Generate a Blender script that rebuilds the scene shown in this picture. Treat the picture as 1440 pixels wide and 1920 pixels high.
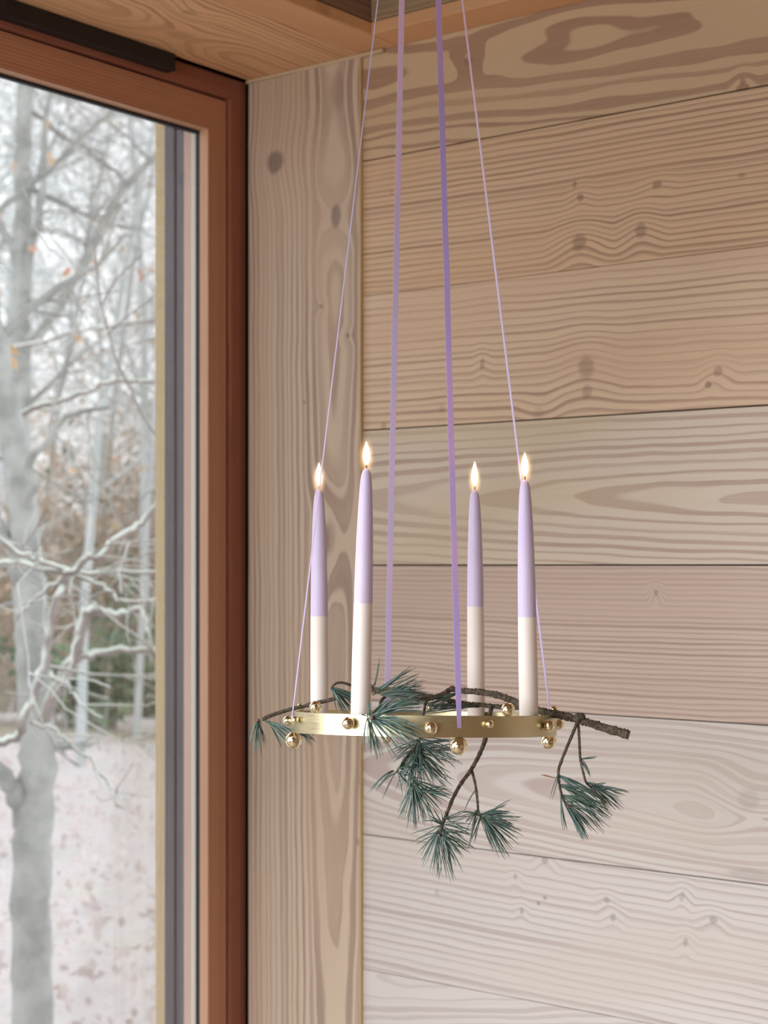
import bpy, bmesh, math, random
from mathutils import Vector, Matrix

for o in list(bpy.data.objects):
    bpy.data.objects.remove(o)
scene = bpy.context.scene
COL = scene.collection

# ------------------------------------------------------------------ camera
F = 3151.0                      # focal length in pixels of the 1440x1920 frame
YAW = math.radians(37.97)
EYE = Vector((0, 0, 1.5))
FWD = Vector((-math.sin(YAW), math.cos(YAW), 0))
RGT = Vector((math.cos(YAW), math.sin(YAW), 0))
UP = Vector((0, 0, 1))
cd = bpy.data.cameras.new('camera')
cam = bpy.data.objects.new('camera', cd)
COL.objects.link(cam)
cam.location = EYE
cam.rotation_euler = (math.pi / 2, 0, YAW)
cd.sensor_fit = 'VERTICAL'
cd.sensor_height = 36
cd.lens = F / 1920 * 36
cd.shift_y = 100 / 1920
cd.clip_start = 0.05
cd.clip_end = 300
cd.dof.use_dof = True
cd.dof.focus_distance = 1.82
cd.dof.aperture_fstop = 8.0
scene.camera = cam

# ------------------------------------------------------------------ world
world = bpy.data.worlds.new('overcast')
scene.world = world
world.use_nodes = True
wn = world.node_tree
wn.nodes.clear()
w_out = wn.nodes.new('ShaderNodeOutputWorld')
w_bg = wn.nodes.new('ShaderNodeBackground')
w_bg.inputs['Color'].default_value = (0.95, 0.97, 1.0, 1)
w_bg.inputs['Strength'].default_value = 1.5
wn.links.new(w_bg.outputs[0], w_out.inputs[0])


def area(name, loc, rot, sx, sy, power, col, portal=False):
    l = bpy.data.lights.new(name, 'AREA')
    l.shape = 'RECTANGLE'
    l.size, l.size_y = sx, sy
    l.energy = power
    l.color = col
    o = bpy.data.objects.new(name, l)
    COL.objects.link(o)
    o.location = loc
    o.rotation_euler = rot
    if portal:
        l.cycles.is_portal = True
    return o


H = math.pi / 2
# added fill lamps in place of daylight from an unseen neighbouring window and a
# window in the wall behind the photographer
TILT = math.radians(46)         # fill lamps aimed inwards and down, imitating skylight
area('window_fill_lamp_2', (-1.58, -0.06, 1.50), (0, -H + TILT, 0), 1.6, 1.74, 72, (0.88, 0.94, 1.0))
area('window_fill_lamp_3', (-0.55, -2.02, 1.50), (H - TILT, 0, 0), 1.9, 1.4, 58, (0.90, 0.95, 1.0))
cy = scene.cycles
cy.max_bounces = 7
cy.diffuse_bounces = 4
cy.glossy_bounces = 3
cy.transmission_bounces = 4
cy.transparent_max_bounces = 10
cy.volume_bounces = 0
cy.caustics_reflective = False
cy.caustics_refractive = False
cy.use_adaptive_sampling = True
cy.adaptive_threshold = 0.045
cy.adaptive_min_samples = 12
area('sky_portal', (-2.2, 1.59, 1.2), (0, -H, 0), 2.25, 1.15, 1, (1, 1, 1), portal=True)

vs = scene.view_settings
vs.view_transform = 'Standard'
vs.look = 'None'
vs.exposure = 0.10
vs.gamma = 1.0
vs.use_curve_mapping = False


# ------------------------------------------------------------------ helpers
def at(px, py, z):
    """world point seen at pixel (px, py) at a distance z along the view axis"""
    return EYE + z * (FWD + (px - 720) / F * RGT + (1060 - py) / F * UP)


YW = 2.185          # plank wall plane
XJ = -1.751         # joint between the upright board and the planks


def wall_pt(px, py):
    """local plank coordinates (along, height over eye) of a pixel on the wall"""
    d = FWD + (px - 720) / F * RGT + (1060 - py) / F * UP
    t = YW / d.y
    return d.x * t - XJ, d.z * t


def tag(o, label=None, cat=None, group=None, kind=None):
    if label: o['label'] = label
    if cat: o['category'] = cat
    if group: o['group'] = group
    if kind: o['kind'] = kind
    return o


def empty(name, loc=(0, 0, 0)):
    o = bpy.data.objects.new(name, None)
    o.empty_display_size = 0.05
    COL.objects.link(o)
    o.location = loc
    return o


def mesh_obj(name, verts, faces, mat, parent=None, smooth=False):
    me = bpy.data.meshes.new(name)
    me.from_pydata([tuple(v) for v in verts], [], faces)
    if smooth:
        me.polygons.foreach_set('use_smooth', [True] * len(me.polygons))
    me.update()
    return link(name, me, mat, parent)


def link(name, me, mat, parent=None):
    if mat is not None and not me.materials:
        me.materials.append(mat)
    o = bpy.data.objects.new(name, me)
    COL.objects.link(o)
    if parent is not None:
        o.parent = parent
        o.matrix_parent_inverse = Matrix.Translation(-parent.location) if parent.type == 'EMPTY' or True else Matrix()
    return o


def box_mesh(name, lo, hi, bev=0.0, seg=2):
    bm = bmesh.new()
    c = [(a + b) / 2 for a, b in zip(lo, hi)]
    s = [abs(b - a) for a, b in zip(lo, hi)]
    bmesh.ops.create_cube(bm, size=1)
    for v in bm.verts:
        v.co = Vector((v.co.x * s[0] + c[0], v.co.y * s[1] + c[1], v.co.z * s[2] + c[2]))
    if bev > 0:
        bmesh.ops.bevel(bm, geom=list(bm.edges), offset=bev, segments=seg, profile=0.6, affect='EDGES')
    bmesh.ops.recalc_face_normals(bm, faces=bm.faces)
    me = bpy.data.meshes.new(name)
    bm.to_mesh(me)
    bm.free()
    return me


def box(name, lo, hi, mat, parent=None, bev=0.0):
    """box placed in world space with its origin in its own centre"""
    c = Vector([(a + b) / 2 for a, b in zip(lo, hi)])
    me = box_mesh(name, Vector(lo) - c, Vector(hi) - c, bev)
    o = link(name, me, mat, parent)
    o.location = c
    return o


class Tubes:
    """collects tapering tubes along polylines into one mesh"""
    def __init__(self):
        self.v, self.f = [], []

    def add(self, pts, radii, sides=6, cap=True, rough=0.0, rng=None):
        n = len(pts)
        if n < 2: return
        if not hasattr(radii, '__len__'):
            radii = [radii] * n
        t = (pts[1] - pts[0]).normalized()
        a = Vector((0, 0, 1)) if abs(t.z) < 0.9 else Vector((1, 0, 0))
        u = t.cross(a).normalized()
        base = len(self.v)
        for i in range(n):
            if i == 0: d = pts[1] - pts[0]
            elif i == n - 1: d = pts[-1] - pts[-2]
            else: d = pts[i + 1] - pts[i - 1]
            if d.length < 1e-9: d = t
            t = d.normalized()
            u = (u - t * u.dot(t))
            if u.length < 1e-6: u = t.orthogonal()
            u.normalize()
            w = t.cross(u)
            for k in range(sides):
                an = 2 * math.pi * k / sides
                r = radii[i]
                if rough and rng: r *= 1 + rng.uniform(-rough, rough)
                self.v.append(pts[i] + (u * math.cos(an) + w * math.sin(an)) * r)
        for i in range(n - 1):
            for k in range(sides):
                k2 = (k + 1) % sides
                self.f.append((base + i * sides + k, base + i * sides + k2,
                               base + (i + 1) * sides + k2, base + (i + 1) * sides + k))
        if cap:
            self.f.append(tuple(base + k for k in reversed(range(sides))))
            self.f.append(tuple(base + (n - 1) * sides + k for k in range(sides)))

    def build(self, name, mat, parent=None, smooth=True):
        return mesh_obj(name, self.v, self.f, mat, parent, smooth)


def smooth_path(pts, sub=4):
    """Catmull-Rom through the points"""
    out = []
    n = len(pts)
    for i in range(n - 1):
        p0 = pts[max(i - 1, 0)]; p1 = pts[i]; p2 = pts[i + 1]; p3 = pts[min(i + 2, n - 1)]
        for s in range(sub):
            t = s / sub
            out.append(0.5 * ((2 * p1) + (p2 - p0) * t + (2 * p0 - 5 * p1 + 4 * p2 - p3) * t * t
                              + (3 * p1 - p0 - 3 * p2 + p3) * t ** 3))
    out.append(pts[-1].copy())
    return out


def lerp_list(vals, n):
    out = []
    for i in range(n):
        x = i / (n - 1) * (len(vals) - 1)
        k = min(int(x), len(vals) - 2)
        out.append(vals[k] + (vals[k + 1] - vals[k]) * (x - k))
    return out


def lathe(name, prof, mat, parent=None, seg=24):
    v, f = [], []
    for r, z in prof:
        for k in range(seg):
            a = 2 * math.pi * k / seg
            v.append((r * math.cos(a), r * math.sin(a), z))
    for i in range(len(prof) - 1):
        for k in range(seg):
            k2 = (k + 1) % seg
            f.append((i * seg + k, i * seg + k2, (i + 1) * seg + k2, (i + 1) * seg + k))
    f.append(tuple(reversed(range(seg))))
    f.append(tuple((len(prof) - 1) * seg + k for k in range(seg)))
    return mesh_obj(name, v, f, mat, parent, True)


# ------------------------------------------------------------------ materials
class NB:
    def __init__(self, name):
        self.m = bpy.data.materials.new(name)
        self.m.use_nodes = True
        self.t = self.m.node_tree
        self.t.nodes.clear()
        self.out = self.t.nodes.new('ShaderNodeOutputMaterial')

    def n(self, kind, **kw):
        nd = self.t.nodes.new(kind)
        for k, v in kw.items():
            setattr(nd, k, v)
        return nd

    def set(self, sock, val):
        if isinstance(val, bpy.types.NodeSocket):
            self.t.links.new(val, sock)
        else:
            sock.default_value = val

    def math(self, op, a, b=None, c=None, clamp=False):
        nd = self.n('ShaderNodeMath', operation=op, use_clamp=clamp)
        self.set(nd.inputs[0], a)
        if b is not None: self.set(nd.inputs[1], b)
        if c is not None: self.set(nd.inputs[2], c)
        return nd.outputs[0]

    def ramp(self, x, a, b, lo=0.0, hi=1.0, smooth=True):
        nd = self.n('ShaderNodeMapRange')
        nd.interpolation_type = 'SMOOTHSTEP' if smooth else 'LINEAR'
        self.set(nd.inputs[0], x)
        for i, v in enumerate((a, b, lo, hi)):
            self.set(nd.inputs[i + 1], v)
        return nd.outputs[0]

    def comb(self, x, y, z):
        nd = self.n('ShaderNodeCombineXYZ')
        for i, v in enumerate((x, y, z)):
            self.set(nd.inputs[i], v)
        return nd.outputs[0]

    def noise(self, vec, scale=1.0, detail=2.0, rough=0.5):
        nd = self.n('ShaderNodeTexNoise')
        self.set(nd.inputs['Vector'], vec)
        nd.inputs['Scale'].default_value = scale
        nd.inputs['Detail'].default_value = detail
        nd.inputs['Roughness'].default_value = rough
        return nd.outputs['Fac']

    def mix(self, fac, a, b):
        nd = self.n('ShaderNodeMix', data_type='RGBA')
        self.set(nd.inputs[0], fac)
        self.set(nd.inputs[6], a if isinstance(a, bpy.types.NodeSocket) else (*a, 1))
        self.set(nd.inputs[7], b if isinstance(b, bpy.types.NodeSocket) else (*b, 1))
        return nd.outputs[2]

    def principled(self, color, rough=0.5, metal=0.0, **kw):
        p = self.n('ShaderNodeBsdfPrincipled')
        self.set(p.inputs['Base Color'], color if isinstance(color, bpy.types.NodeSocket) else (*color, 1))
        self.set(p.inputs['Roughness'], rough)
        p.inputs['Metallic'].default_value = metal
        for k, v in kw.items():
            self.set(p.inputs[k.replace('_', ' ')], v)
        self.t.links.new(p.outputs[0], self.out.inputs['Surface'])
        return p

    def bump(self, p, height, strength=0.2, dist=0.001):
        b = self.n('ShaderNodeBump')
        b.inputs['Strength'].default_value = strength
        b.inputs['Distance'].default_value = dist
        self.set(b.inputs['Height'], height)
        self.t.links.new(b.outputs[0], p.inputs['Normal'])

    def objco(self):
        tc = self.n('ShaderNodeTexCoord')
        s = self.n('ShaderNodeSeparateXYZ')
        self.t.links.new(tc.outputs['Object'], s.inputs[0])
        return s.outputs[0], s.outputs[1], s.outputs[2]


def wood(name, light, dark, axis='X', face='Y', pith=(0.0, -0.5), tilt=(0.0, 0.0), spacing=0.008, warp=0.01,
         wlen=1.2, wcross=5.0, knots=(), prof=(0.35, 0.85), contrast=1.0, seed=0.0, rough=0.55,
         tint=None, origin=0.0, ring_var=0.4):
    """Sawn timber: growth rings round a pith line cut by the board, bent round knots.
    axis = grain direction, face = direction of the board's normal."""
    b = NB(name)
    x, y, z = b.objco()
    d = {'X': x, 'Y': y, 'Z': z}
    L = d[axis]
    N = d[face]
    Cc = d[[k for k in 'XYZ' if k not in (axis, face)][0]]
    if origin: L = b.math('SUBTRACT', L, origin)
    # slow wander of the rings
    n1 = b.noise(b.comb(b.math('MULTIPLY_ADD', L, wlen, seed), b.math('MULTIPLY', N, 3.0), b.math('MULTIPLY_ADD', Cc, wcross, seed * 1.7)), 1.0, 1.5, 0.45)
    w1 = b.math('MULTIPLY', b.math('SUBTRACT', n1, 0.5), warp * 2)
    n2 = b.noise(b.comb(b.math('MULTIPLY_ADD', L, 7.0, seed), N, b.math('MULTIPLY_ADD', Cc, 26.0, seed)), 1.0, 1.0, 0.5)
    w2 = b.math('MULTIPLY', b.math('SUBTRACT', n2, 0.5), spacing * 0.8)
    a1 = b.math('ADD', b.math('MULTIPLY_ADD', L, tilt[0], N), b.math('SUBTRACT', w1, pith[0]))
    a2 = b.math('ADD', b.math('MULTIPLY_ADD', L, tilt[1], Cc), -pith[1])
    r = b.math('SQRT', b.math('ADD', b.math('MULTIPLY', a1, a1), b.math('MULTIPLY', a2, a2)))
    if abs(pith[1]) > 0.2:
        r = b.math('ADD', r, w1)
    r = b.math('ADD', r, w2)
    kn_w = b.math('MULTIPLY', b.math('SUBTRACT', n2, 0.5), 0.012)
    kvec = b.comb(b.math('ADD', L, kn_w), b.math('ADD', Cc, kn_w), 0.0) if knots else None
    kmask = None
    khalo = None
    for kn in knots:
        kx, kz, kr = kn[:3]
        bend = kn[3] if len(kn) > 3 else 1.0
        sl = kn[4] if len(kn) > 4 else 1.0          # stretch along the grain
        dk = kn[5] if len(kn) > 5 else 0.7
        vm = b.n('ShaderNodeVectorMath', operation='MULTIPLY_ADD')
        b.set(vm.inputs[0], kvec)
        vm.inputs[1].default_value = (1 / sl, 1, 1)
        vm.inputs[2].default_value = (-kx / sl, -kz, 0)
        vl = b.n('ShaderNodeVectorMath', operation='LENGTH')
        b.set(vl.inputs[0], vm.outputs[0])
        dd = vl.outputs['Value']
        if bend:
            r = b.math('ADD', r, b.ramp(dd, 0.0, kr * 5.0, bend * kr * 2.2, 0.0))
        m = b.math('MULTIPLY', b.ramp(dd, kr * 0.55, kr * 1.15, 1.0, 0.0), dk)
        kmask = m if kmask is None else b.math('MAXIMUM', kmask, m)
    ring = b.math('DIVIDE', r, spacing)
    # uneven ring widths
    n3 = b.n('ShaderNodeTexNoise', noise_dimensions='1D')
    b.set(n3.inputs['W'], b.math('MULTIPLY_ADD', ring, 0.37, seed))
    n3.inputs['Detail'].default_value = 0.0
    ring = b.math('ADD', ring, b.math('MULTIPLY', n3.outputs['Fac'], ring_var * 2))
    f = b.math('FRACT', ring)
    late = b.math('MULTIPLY', b.ramp(f, prof[0], prof[1]), b.ramp(f, 0.93, 1.0, 1.0, 0.0))
    # per-ring strength
    wnn = b.n('ShaderNodeTexWhiteNoise', noise_dimensions='1D')
    b.set(wnn.inputs['W'], b.math('FLOOR', ring))
    late = b.math('MULTIPLY', late, b.math('MULTIPLY_ADD', wnn.outputs['Value'], 0.35, 0.68))
    # fibres
    fib = b.noise(b.comb(b.math('MULTIPLY', L, 9.0), b.math('MULTIPLY', N, 200.0), b.math('MULTIPLY', Cc, 420.0)), 1.0, 1.0, 0.6)
    late = b.math('MULTIPLY', late, b.math('MULTIPLY_ADD', fib, 0.5, 0.75))
    col = b.mix(b.math('MULTIPLY', late, contrast, clamp=True), light, dark)
    # broad tone drift along the board
    big = b.noise(b.comb(b.math('MULTIPLY_ADD', L, 2.2, seed * 3), N, b.math('MULTIPLY_ADD', Cc, 9.0, seed)), 1.0, 0.0, 0.5)
    tt = tint or (light[0] * 0.94, light[1] * 0.88, light[2] * 0.84)
    col = b.mix(b.ramp(big, 0.42, 0.72, 0.0, 0.55), col, tt)
    col = b.mix(b.math('MULTIPLY', b.ramp(fib, 0.5, 0.8), 0.14), col, (dark[0] * 0.7, dark[1] * 0.7, dark[2] * 0.7))
    if kmask is not None:
        col = b.mix(kmask, col, (dark[0] * 0.55, dark[1] * 0.55, dark[2] * 0.58))
    p = b.principled(col, rough)
    p.inputs['Specular IOR Level'].default_value = 0.3
    return b.m


def simple(name, color, rough=0.5, metal=0.0, var=0.0, scale=30.0, color2=None, **kw):
    b = NB(name)
    if var or color2:
        tc = b.n('ShaderNodeTexCoord')
        nz = b.noise(tc.outputs['Object'], scale, 3.0, 0.55)
        c2 = color2 or tuple(max(0, c * (1 - var)) for c in color)
        col = b.mix(b.ramp(nz, 0.35, 0.65), color, c2)
    else:
        col = color
    b.principled(col, rough, metal, **kw)
    return b.m


M = {}
M['gap'] = simple('shadow_gap_black', (0.006, 0.005, 0.005), 0.9)
M['gasket'] = simple('black_rubber', (0.012, 0.013, 0.017), 0.6)
M['bar'] = simple('black_powder_coat', (0.009, 0.008, 0.008), 0.55, var=0.3)
M['alu'] = simple('grey_aluminium', (0.115, 0.118, 0.145), 0.42, 0.35, var=0.1, scale=8)
M['alu_dark'] = simple('grey_aluminium_groove', (0.055, 0.055, 0.07), 0.5, 0.2)
M['white_reflection'] = simple('pale_reflection', (0.85, 0.80, 0.70), 0.5)
M['brass'] = None
b = NB('brushed_brass')
tc = b.n('ShaderNodeTexCoord')
mp = b.n('ShaderNodeMapping')
mp.inputs['Scale'].default_value = (40, 40, 900)
b.t.links.new(tc.outputs['Object'], mp.inputs[0])
nz = b.noise(mp.outputs[0], 1.0, 2.0)
b.principled((0.58, 0.50, 0.31), b.ramp(nz, 0.3, 0.7, 0.32, 0.40), 1.0)
M['brass'] = b.m
M['brass_ball'] = simple('polished_brass', (0.86, 0.76, 0.52), 0.07, 1.0)
M['hook'] = simple('hook_brass', (0.6, 0.45, 0.2), 0.3, 1.0)

# ---- wood tones
LT = (0.60, 0.475, 0.345)
DK = (0.43, 0.30, 0.215)


def K(px, py, r, bend=1.0, sl=1.0, dk=0.7, row0=0.0):
    """knot from photograph position: local (along, height within the wall)"""
    x, z = wall_pt(px, py)
    return (x, z - row0, r, bend, sl, dk)


# ------------------------------------------------------------------ the plank wall
PH = 0.2241
GAPW = 0.0016
wall = box('wall_back', (-2.06, YW + 0.022, -0.02), (2.5, YW + 0.14, 2.75), M['gap'])
tag(wall, 'plank clad end wall of pale whitewashed timber boards', kind='structure')


def rowc(k):            # centre of row k above the eye
    return (k + 0.5) * PH


rows = {  # board tones, with warm upper and pale lower wall light put in
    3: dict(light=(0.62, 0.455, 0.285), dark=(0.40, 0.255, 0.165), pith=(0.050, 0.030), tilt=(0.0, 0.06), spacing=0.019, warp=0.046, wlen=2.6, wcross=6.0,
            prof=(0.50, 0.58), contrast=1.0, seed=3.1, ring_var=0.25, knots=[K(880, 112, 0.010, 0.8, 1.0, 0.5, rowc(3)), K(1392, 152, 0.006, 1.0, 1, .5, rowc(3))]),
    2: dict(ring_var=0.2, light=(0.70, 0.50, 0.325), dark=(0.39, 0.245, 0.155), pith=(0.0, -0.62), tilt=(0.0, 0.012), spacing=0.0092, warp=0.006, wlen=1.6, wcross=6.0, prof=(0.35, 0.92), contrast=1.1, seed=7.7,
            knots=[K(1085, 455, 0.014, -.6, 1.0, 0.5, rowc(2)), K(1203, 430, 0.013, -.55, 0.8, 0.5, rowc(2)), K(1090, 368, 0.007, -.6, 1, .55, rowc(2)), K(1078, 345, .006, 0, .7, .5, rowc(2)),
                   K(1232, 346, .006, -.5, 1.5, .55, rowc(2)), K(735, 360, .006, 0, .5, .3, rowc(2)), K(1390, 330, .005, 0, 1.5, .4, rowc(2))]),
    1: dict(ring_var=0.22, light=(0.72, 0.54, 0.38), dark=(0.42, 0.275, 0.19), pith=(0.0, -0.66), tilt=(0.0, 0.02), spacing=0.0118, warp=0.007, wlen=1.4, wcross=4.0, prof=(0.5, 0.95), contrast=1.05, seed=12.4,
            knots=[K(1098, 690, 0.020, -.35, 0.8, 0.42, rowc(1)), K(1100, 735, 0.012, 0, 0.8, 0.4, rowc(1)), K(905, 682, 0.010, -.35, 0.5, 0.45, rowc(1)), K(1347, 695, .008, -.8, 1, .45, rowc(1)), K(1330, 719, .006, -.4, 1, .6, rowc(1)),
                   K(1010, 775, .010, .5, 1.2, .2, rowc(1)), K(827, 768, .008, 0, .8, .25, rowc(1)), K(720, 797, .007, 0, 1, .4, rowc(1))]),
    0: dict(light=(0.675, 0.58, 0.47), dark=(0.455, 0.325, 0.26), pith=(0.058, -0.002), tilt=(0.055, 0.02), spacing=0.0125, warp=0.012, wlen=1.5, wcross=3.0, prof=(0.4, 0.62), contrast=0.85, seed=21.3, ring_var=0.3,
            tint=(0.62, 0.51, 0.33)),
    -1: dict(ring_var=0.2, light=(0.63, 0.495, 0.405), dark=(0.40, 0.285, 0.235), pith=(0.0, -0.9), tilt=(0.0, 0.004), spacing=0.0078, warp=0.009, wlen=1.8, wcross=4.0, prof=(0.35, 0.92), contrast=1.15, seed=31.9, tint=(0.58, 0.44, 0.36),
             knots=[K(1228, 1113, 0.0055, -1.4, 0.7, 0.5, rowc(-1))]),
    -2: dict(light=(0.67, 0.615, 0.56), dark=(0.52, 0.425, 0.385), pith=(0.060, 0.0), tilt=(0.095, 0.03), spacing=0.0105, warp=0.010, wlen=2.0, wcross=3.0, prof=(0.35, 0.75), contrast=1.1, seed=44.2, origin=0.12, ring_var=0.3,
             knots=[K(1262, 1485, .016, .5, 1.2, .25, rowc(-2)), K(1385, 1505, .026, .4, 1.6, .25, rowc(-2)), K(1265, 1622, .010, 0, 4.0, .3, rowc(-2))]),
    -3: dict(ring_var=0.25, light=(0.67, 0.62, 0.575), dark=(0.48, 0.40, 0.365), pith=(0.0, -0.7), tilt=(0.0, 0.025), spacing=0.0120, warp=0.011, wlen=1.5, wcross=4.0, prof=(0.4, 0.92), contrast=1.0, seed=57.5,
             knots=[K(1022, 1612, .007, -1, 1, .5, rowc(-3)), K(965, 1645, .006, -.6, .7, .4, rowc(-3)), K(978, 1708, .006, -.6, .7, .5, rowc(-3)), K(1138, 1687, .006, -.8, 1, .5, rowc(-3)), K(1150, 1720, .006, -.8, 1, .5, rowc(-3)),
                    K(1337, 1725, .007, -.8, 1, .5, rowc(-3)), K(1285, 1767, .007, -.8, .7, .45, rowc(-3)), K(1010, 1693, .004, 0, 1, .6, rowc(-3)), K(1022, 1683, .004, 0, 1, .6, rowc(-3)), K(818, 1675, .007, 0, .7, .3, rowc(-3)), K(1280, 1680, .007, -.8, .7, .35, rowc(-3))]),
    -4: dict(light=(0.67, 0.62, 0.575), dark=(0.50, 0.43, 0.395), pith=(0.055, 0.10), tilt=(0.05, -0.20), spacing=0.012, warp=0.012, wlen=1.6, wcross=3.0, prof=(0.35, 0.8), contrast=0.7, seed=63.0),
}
generic = wood('plank_wood_plain', (0.62, 0.53, 0.44), (0.50, 0.39, 0.32), pith=(0, -0.8), spacing=0.010, warp=0.012, seed=5.0)
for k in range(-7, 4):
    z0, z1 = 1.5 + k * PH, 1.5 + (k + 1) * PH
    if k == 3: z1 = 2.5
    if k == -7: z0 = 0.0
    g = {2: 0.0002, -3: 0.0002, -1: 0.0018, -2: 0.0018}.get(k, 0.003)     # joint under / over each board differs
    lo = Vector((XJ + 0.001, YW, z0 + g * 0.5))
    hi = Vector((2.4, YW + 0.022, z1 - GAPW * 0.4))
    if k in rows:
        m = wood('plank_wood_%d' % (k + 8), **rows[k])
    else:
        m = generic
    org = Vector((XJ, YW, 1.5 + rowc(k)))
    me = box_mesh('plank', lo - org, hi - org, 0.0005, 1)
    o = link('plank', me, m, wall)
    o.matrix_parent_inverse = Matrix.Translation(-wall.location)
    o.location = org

# upright board beside the window, a touch proud of the planks
PB = 0.007
bx0, bx1 = -2.0017, XJ - 0.001


def KP(px, py, r, bend=1.0, sl=1.0, dk=0.7):
    d = FWD + (px - 720) / F * RGT + (1060 - py) / F * UP
    t = (YW - PB) / d.y
    return (d.z * t, d.x * t - (bx0 + bx1) / 2, r, bend, sl, dk)


panel_wood = wood('upright_board_wood', (0.615, 0.49, 0.37), (0.38, 0.265, 0.205), axis='Z', pith=(0.045, 0.072), tilt=(0.022, 0.0), spacing=0.0108, warp=0.008, wlen=2.0, wcross=4.0,
                  prof=(0.4, 0.9), contrast=1.1, seed=71.0,
                  knots=[KP(516, 303, .022, -.3, 1.0, .75), KP(630, 405, .012, .7, 1.8, .7), KP(618, 1008, .014, .7, 2.2, .4), KP(634, 170, .018, .4, 2.2, .3), KP(602, 574, .005, .5, 1, .5), KP(652, 630, .005, .5, 1, .6),
                         KP(571, 754, .004, 0, 1, .5), KP(672, 1577, .005, 0, 1.5, .5)])
org = Vector(((bx0 + bx1) / 2, YW - PB, 1.5))
me = box_mesh('upright_board', Vector((bx0, YW - PB, 0.0)) - org, Vector((bx1, YW + 0.022, 2.3495)) - org, 0.0012, 2)
o = link('upright_board', me, panel_wood, wall)
o.matrix_parent_inverse = Matrix.Translation(-wall.location)
o.location = org
edge_wood = wood('edge_lath_wood', (0.62, 0.45, 0.24), (0.46, 0.31, 0.16), axis='Z', pith=(0, -.4), spacing=.006, seed=4)
box('edge_lath', (XJ - 0.0012, YW - PB + 0.0005, 0), (XJ + 0.0018, YW + 0.02, 2.349), edge_wood, wall)

# ------------------------------------------------------------------ rest of the shell
plain_wall = wood('room_wall_wood', (0.40, 0.29, 0.20), (0.30, 0.21, 0.14), axis='Y', face='X', pith=(0, -.8), spacing=0.012, warp=.012, seed=9)
plain_wall_x = wood('room_wall_wood_x', (0.40, 0.29, 0.20), (0.30, 0.21, 0.14), axis='X', face='Y', pith=(0, -.8), spacing=0.012, warp=.012, seed=10)
floor_wood = wood('floor_wood', (0.33, 0.26, 0.20), (0.24, 0.18, 0.13), axis='Y', face='Z', pith=(0.04, 0), tilt=(.01, .02), spacing=0.012, warp=.015, seed=15)
fl = box('floor', (-2.14, -2.6, -0.12), (2.6, YW + 0.14, -0.0), M['gap'])
tag(fl, 'pale timber plank floor', kind='structure')
for i in range(20):
    x0 = -2.0 + i * 0.22
    o = box('floorboard', (x0 + 0.001, -2.4, 0.0), (min(x0 + 0.219, 2.4), YW - 0.004, 0.018), floor_wood, fl, 0.001)
    o.matrix_parent_inverse = Matrix.Translation(-fl.location)
wr = box('wall_right', (2.4, -2.5, 0), (2.52, YW, 2.75), plain_wall)
tag(wr, 'timber side wall', kind='structure')
# rear wall with its window opening
rear = empty('wall_rear', (0, -2.42, 0))
tag(rear, 'timber wall behind the camera', kind='structure')
for lo, hi in (((-2.0, -2.54, 0), (-1.55, -2.42, 2.75)), ((0.45, -2.54, 0), (2.4, -2.42, 2.75)), ((-1.55, -2.54, 2.35), (0.45, -2.42, 2.75)), ((-1.55, -2.54, 0), (0.45, -2.42, 0.15))):
    box('wall_piece', lo, hi, plain_wall_x, rear)
# left wall: what is left between the windows
wl = empty('wall_left', (-2.02, 0, 0))
tag(wl, 'timber window wall', kind='structure')
for lo, hi in (((-2.15, 0.9005, 0.02), (-2.0, 0.9995, 2.35)), ((-2.15, -2.54, 0.02), (-2.0, -1.0005, 2.35)), ((-2.15, -2.54, 2.35), (-2.0, YW + 0.1, 2.75)), ((-2.15, -2.54, -0.1), (-2.0, YW + 0.1, 0.02))):
    box('wall_piece', lo, hi, plain_wall, wl)

# ceiling: boards over the window bay, an edge strip, and the raised coffer
SZ = 2.35
cl = box('ceiling', (-2.14, -2.6, 2.60), (2.6, YW + 0.14, 2.74), M['gap'])
tag(cl, 'warm timber ceiling with raised coffer above the room', kind='structure')
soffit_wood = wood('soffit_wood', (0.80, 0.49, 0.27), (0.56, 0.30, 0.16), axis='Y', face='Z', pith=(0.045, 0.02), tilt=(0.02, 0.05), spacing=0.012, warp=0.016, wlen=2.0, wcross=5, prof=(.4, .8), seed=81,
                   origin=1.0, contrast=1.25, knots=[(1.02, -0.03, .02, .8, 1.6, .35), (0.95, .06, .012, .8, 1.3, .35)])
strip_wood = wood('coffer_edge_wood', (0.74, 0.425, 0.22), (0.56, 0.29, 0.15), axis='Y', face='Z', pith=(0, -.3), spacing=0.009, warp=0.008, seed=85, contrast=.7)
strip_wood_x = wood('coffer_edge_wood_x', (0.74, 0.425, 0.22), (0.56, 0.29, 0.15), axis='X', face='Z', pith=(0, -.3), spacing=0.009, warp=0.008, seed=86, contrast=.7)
coffer_wood = wood('coffer_side_shade_wood', (0.30, 0.185, 0.125), (0.21, 0.12, 0.08), axis='Y', face='X', pith=(0, -.3), spacing=0.012, warp=0.01, seed=88)  # shade of the face turned from the window put into the wood colour
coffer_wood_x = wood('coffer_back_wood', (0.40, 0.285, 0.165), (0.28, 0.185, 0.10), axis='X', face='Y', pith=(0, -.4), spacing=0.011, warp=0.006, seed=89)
IX, IY = -1.673, 2.109


def cchild(o, p):
    o.matrix_parent_inverse = Matrix.Translation(-p.location)
    return o


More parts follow.
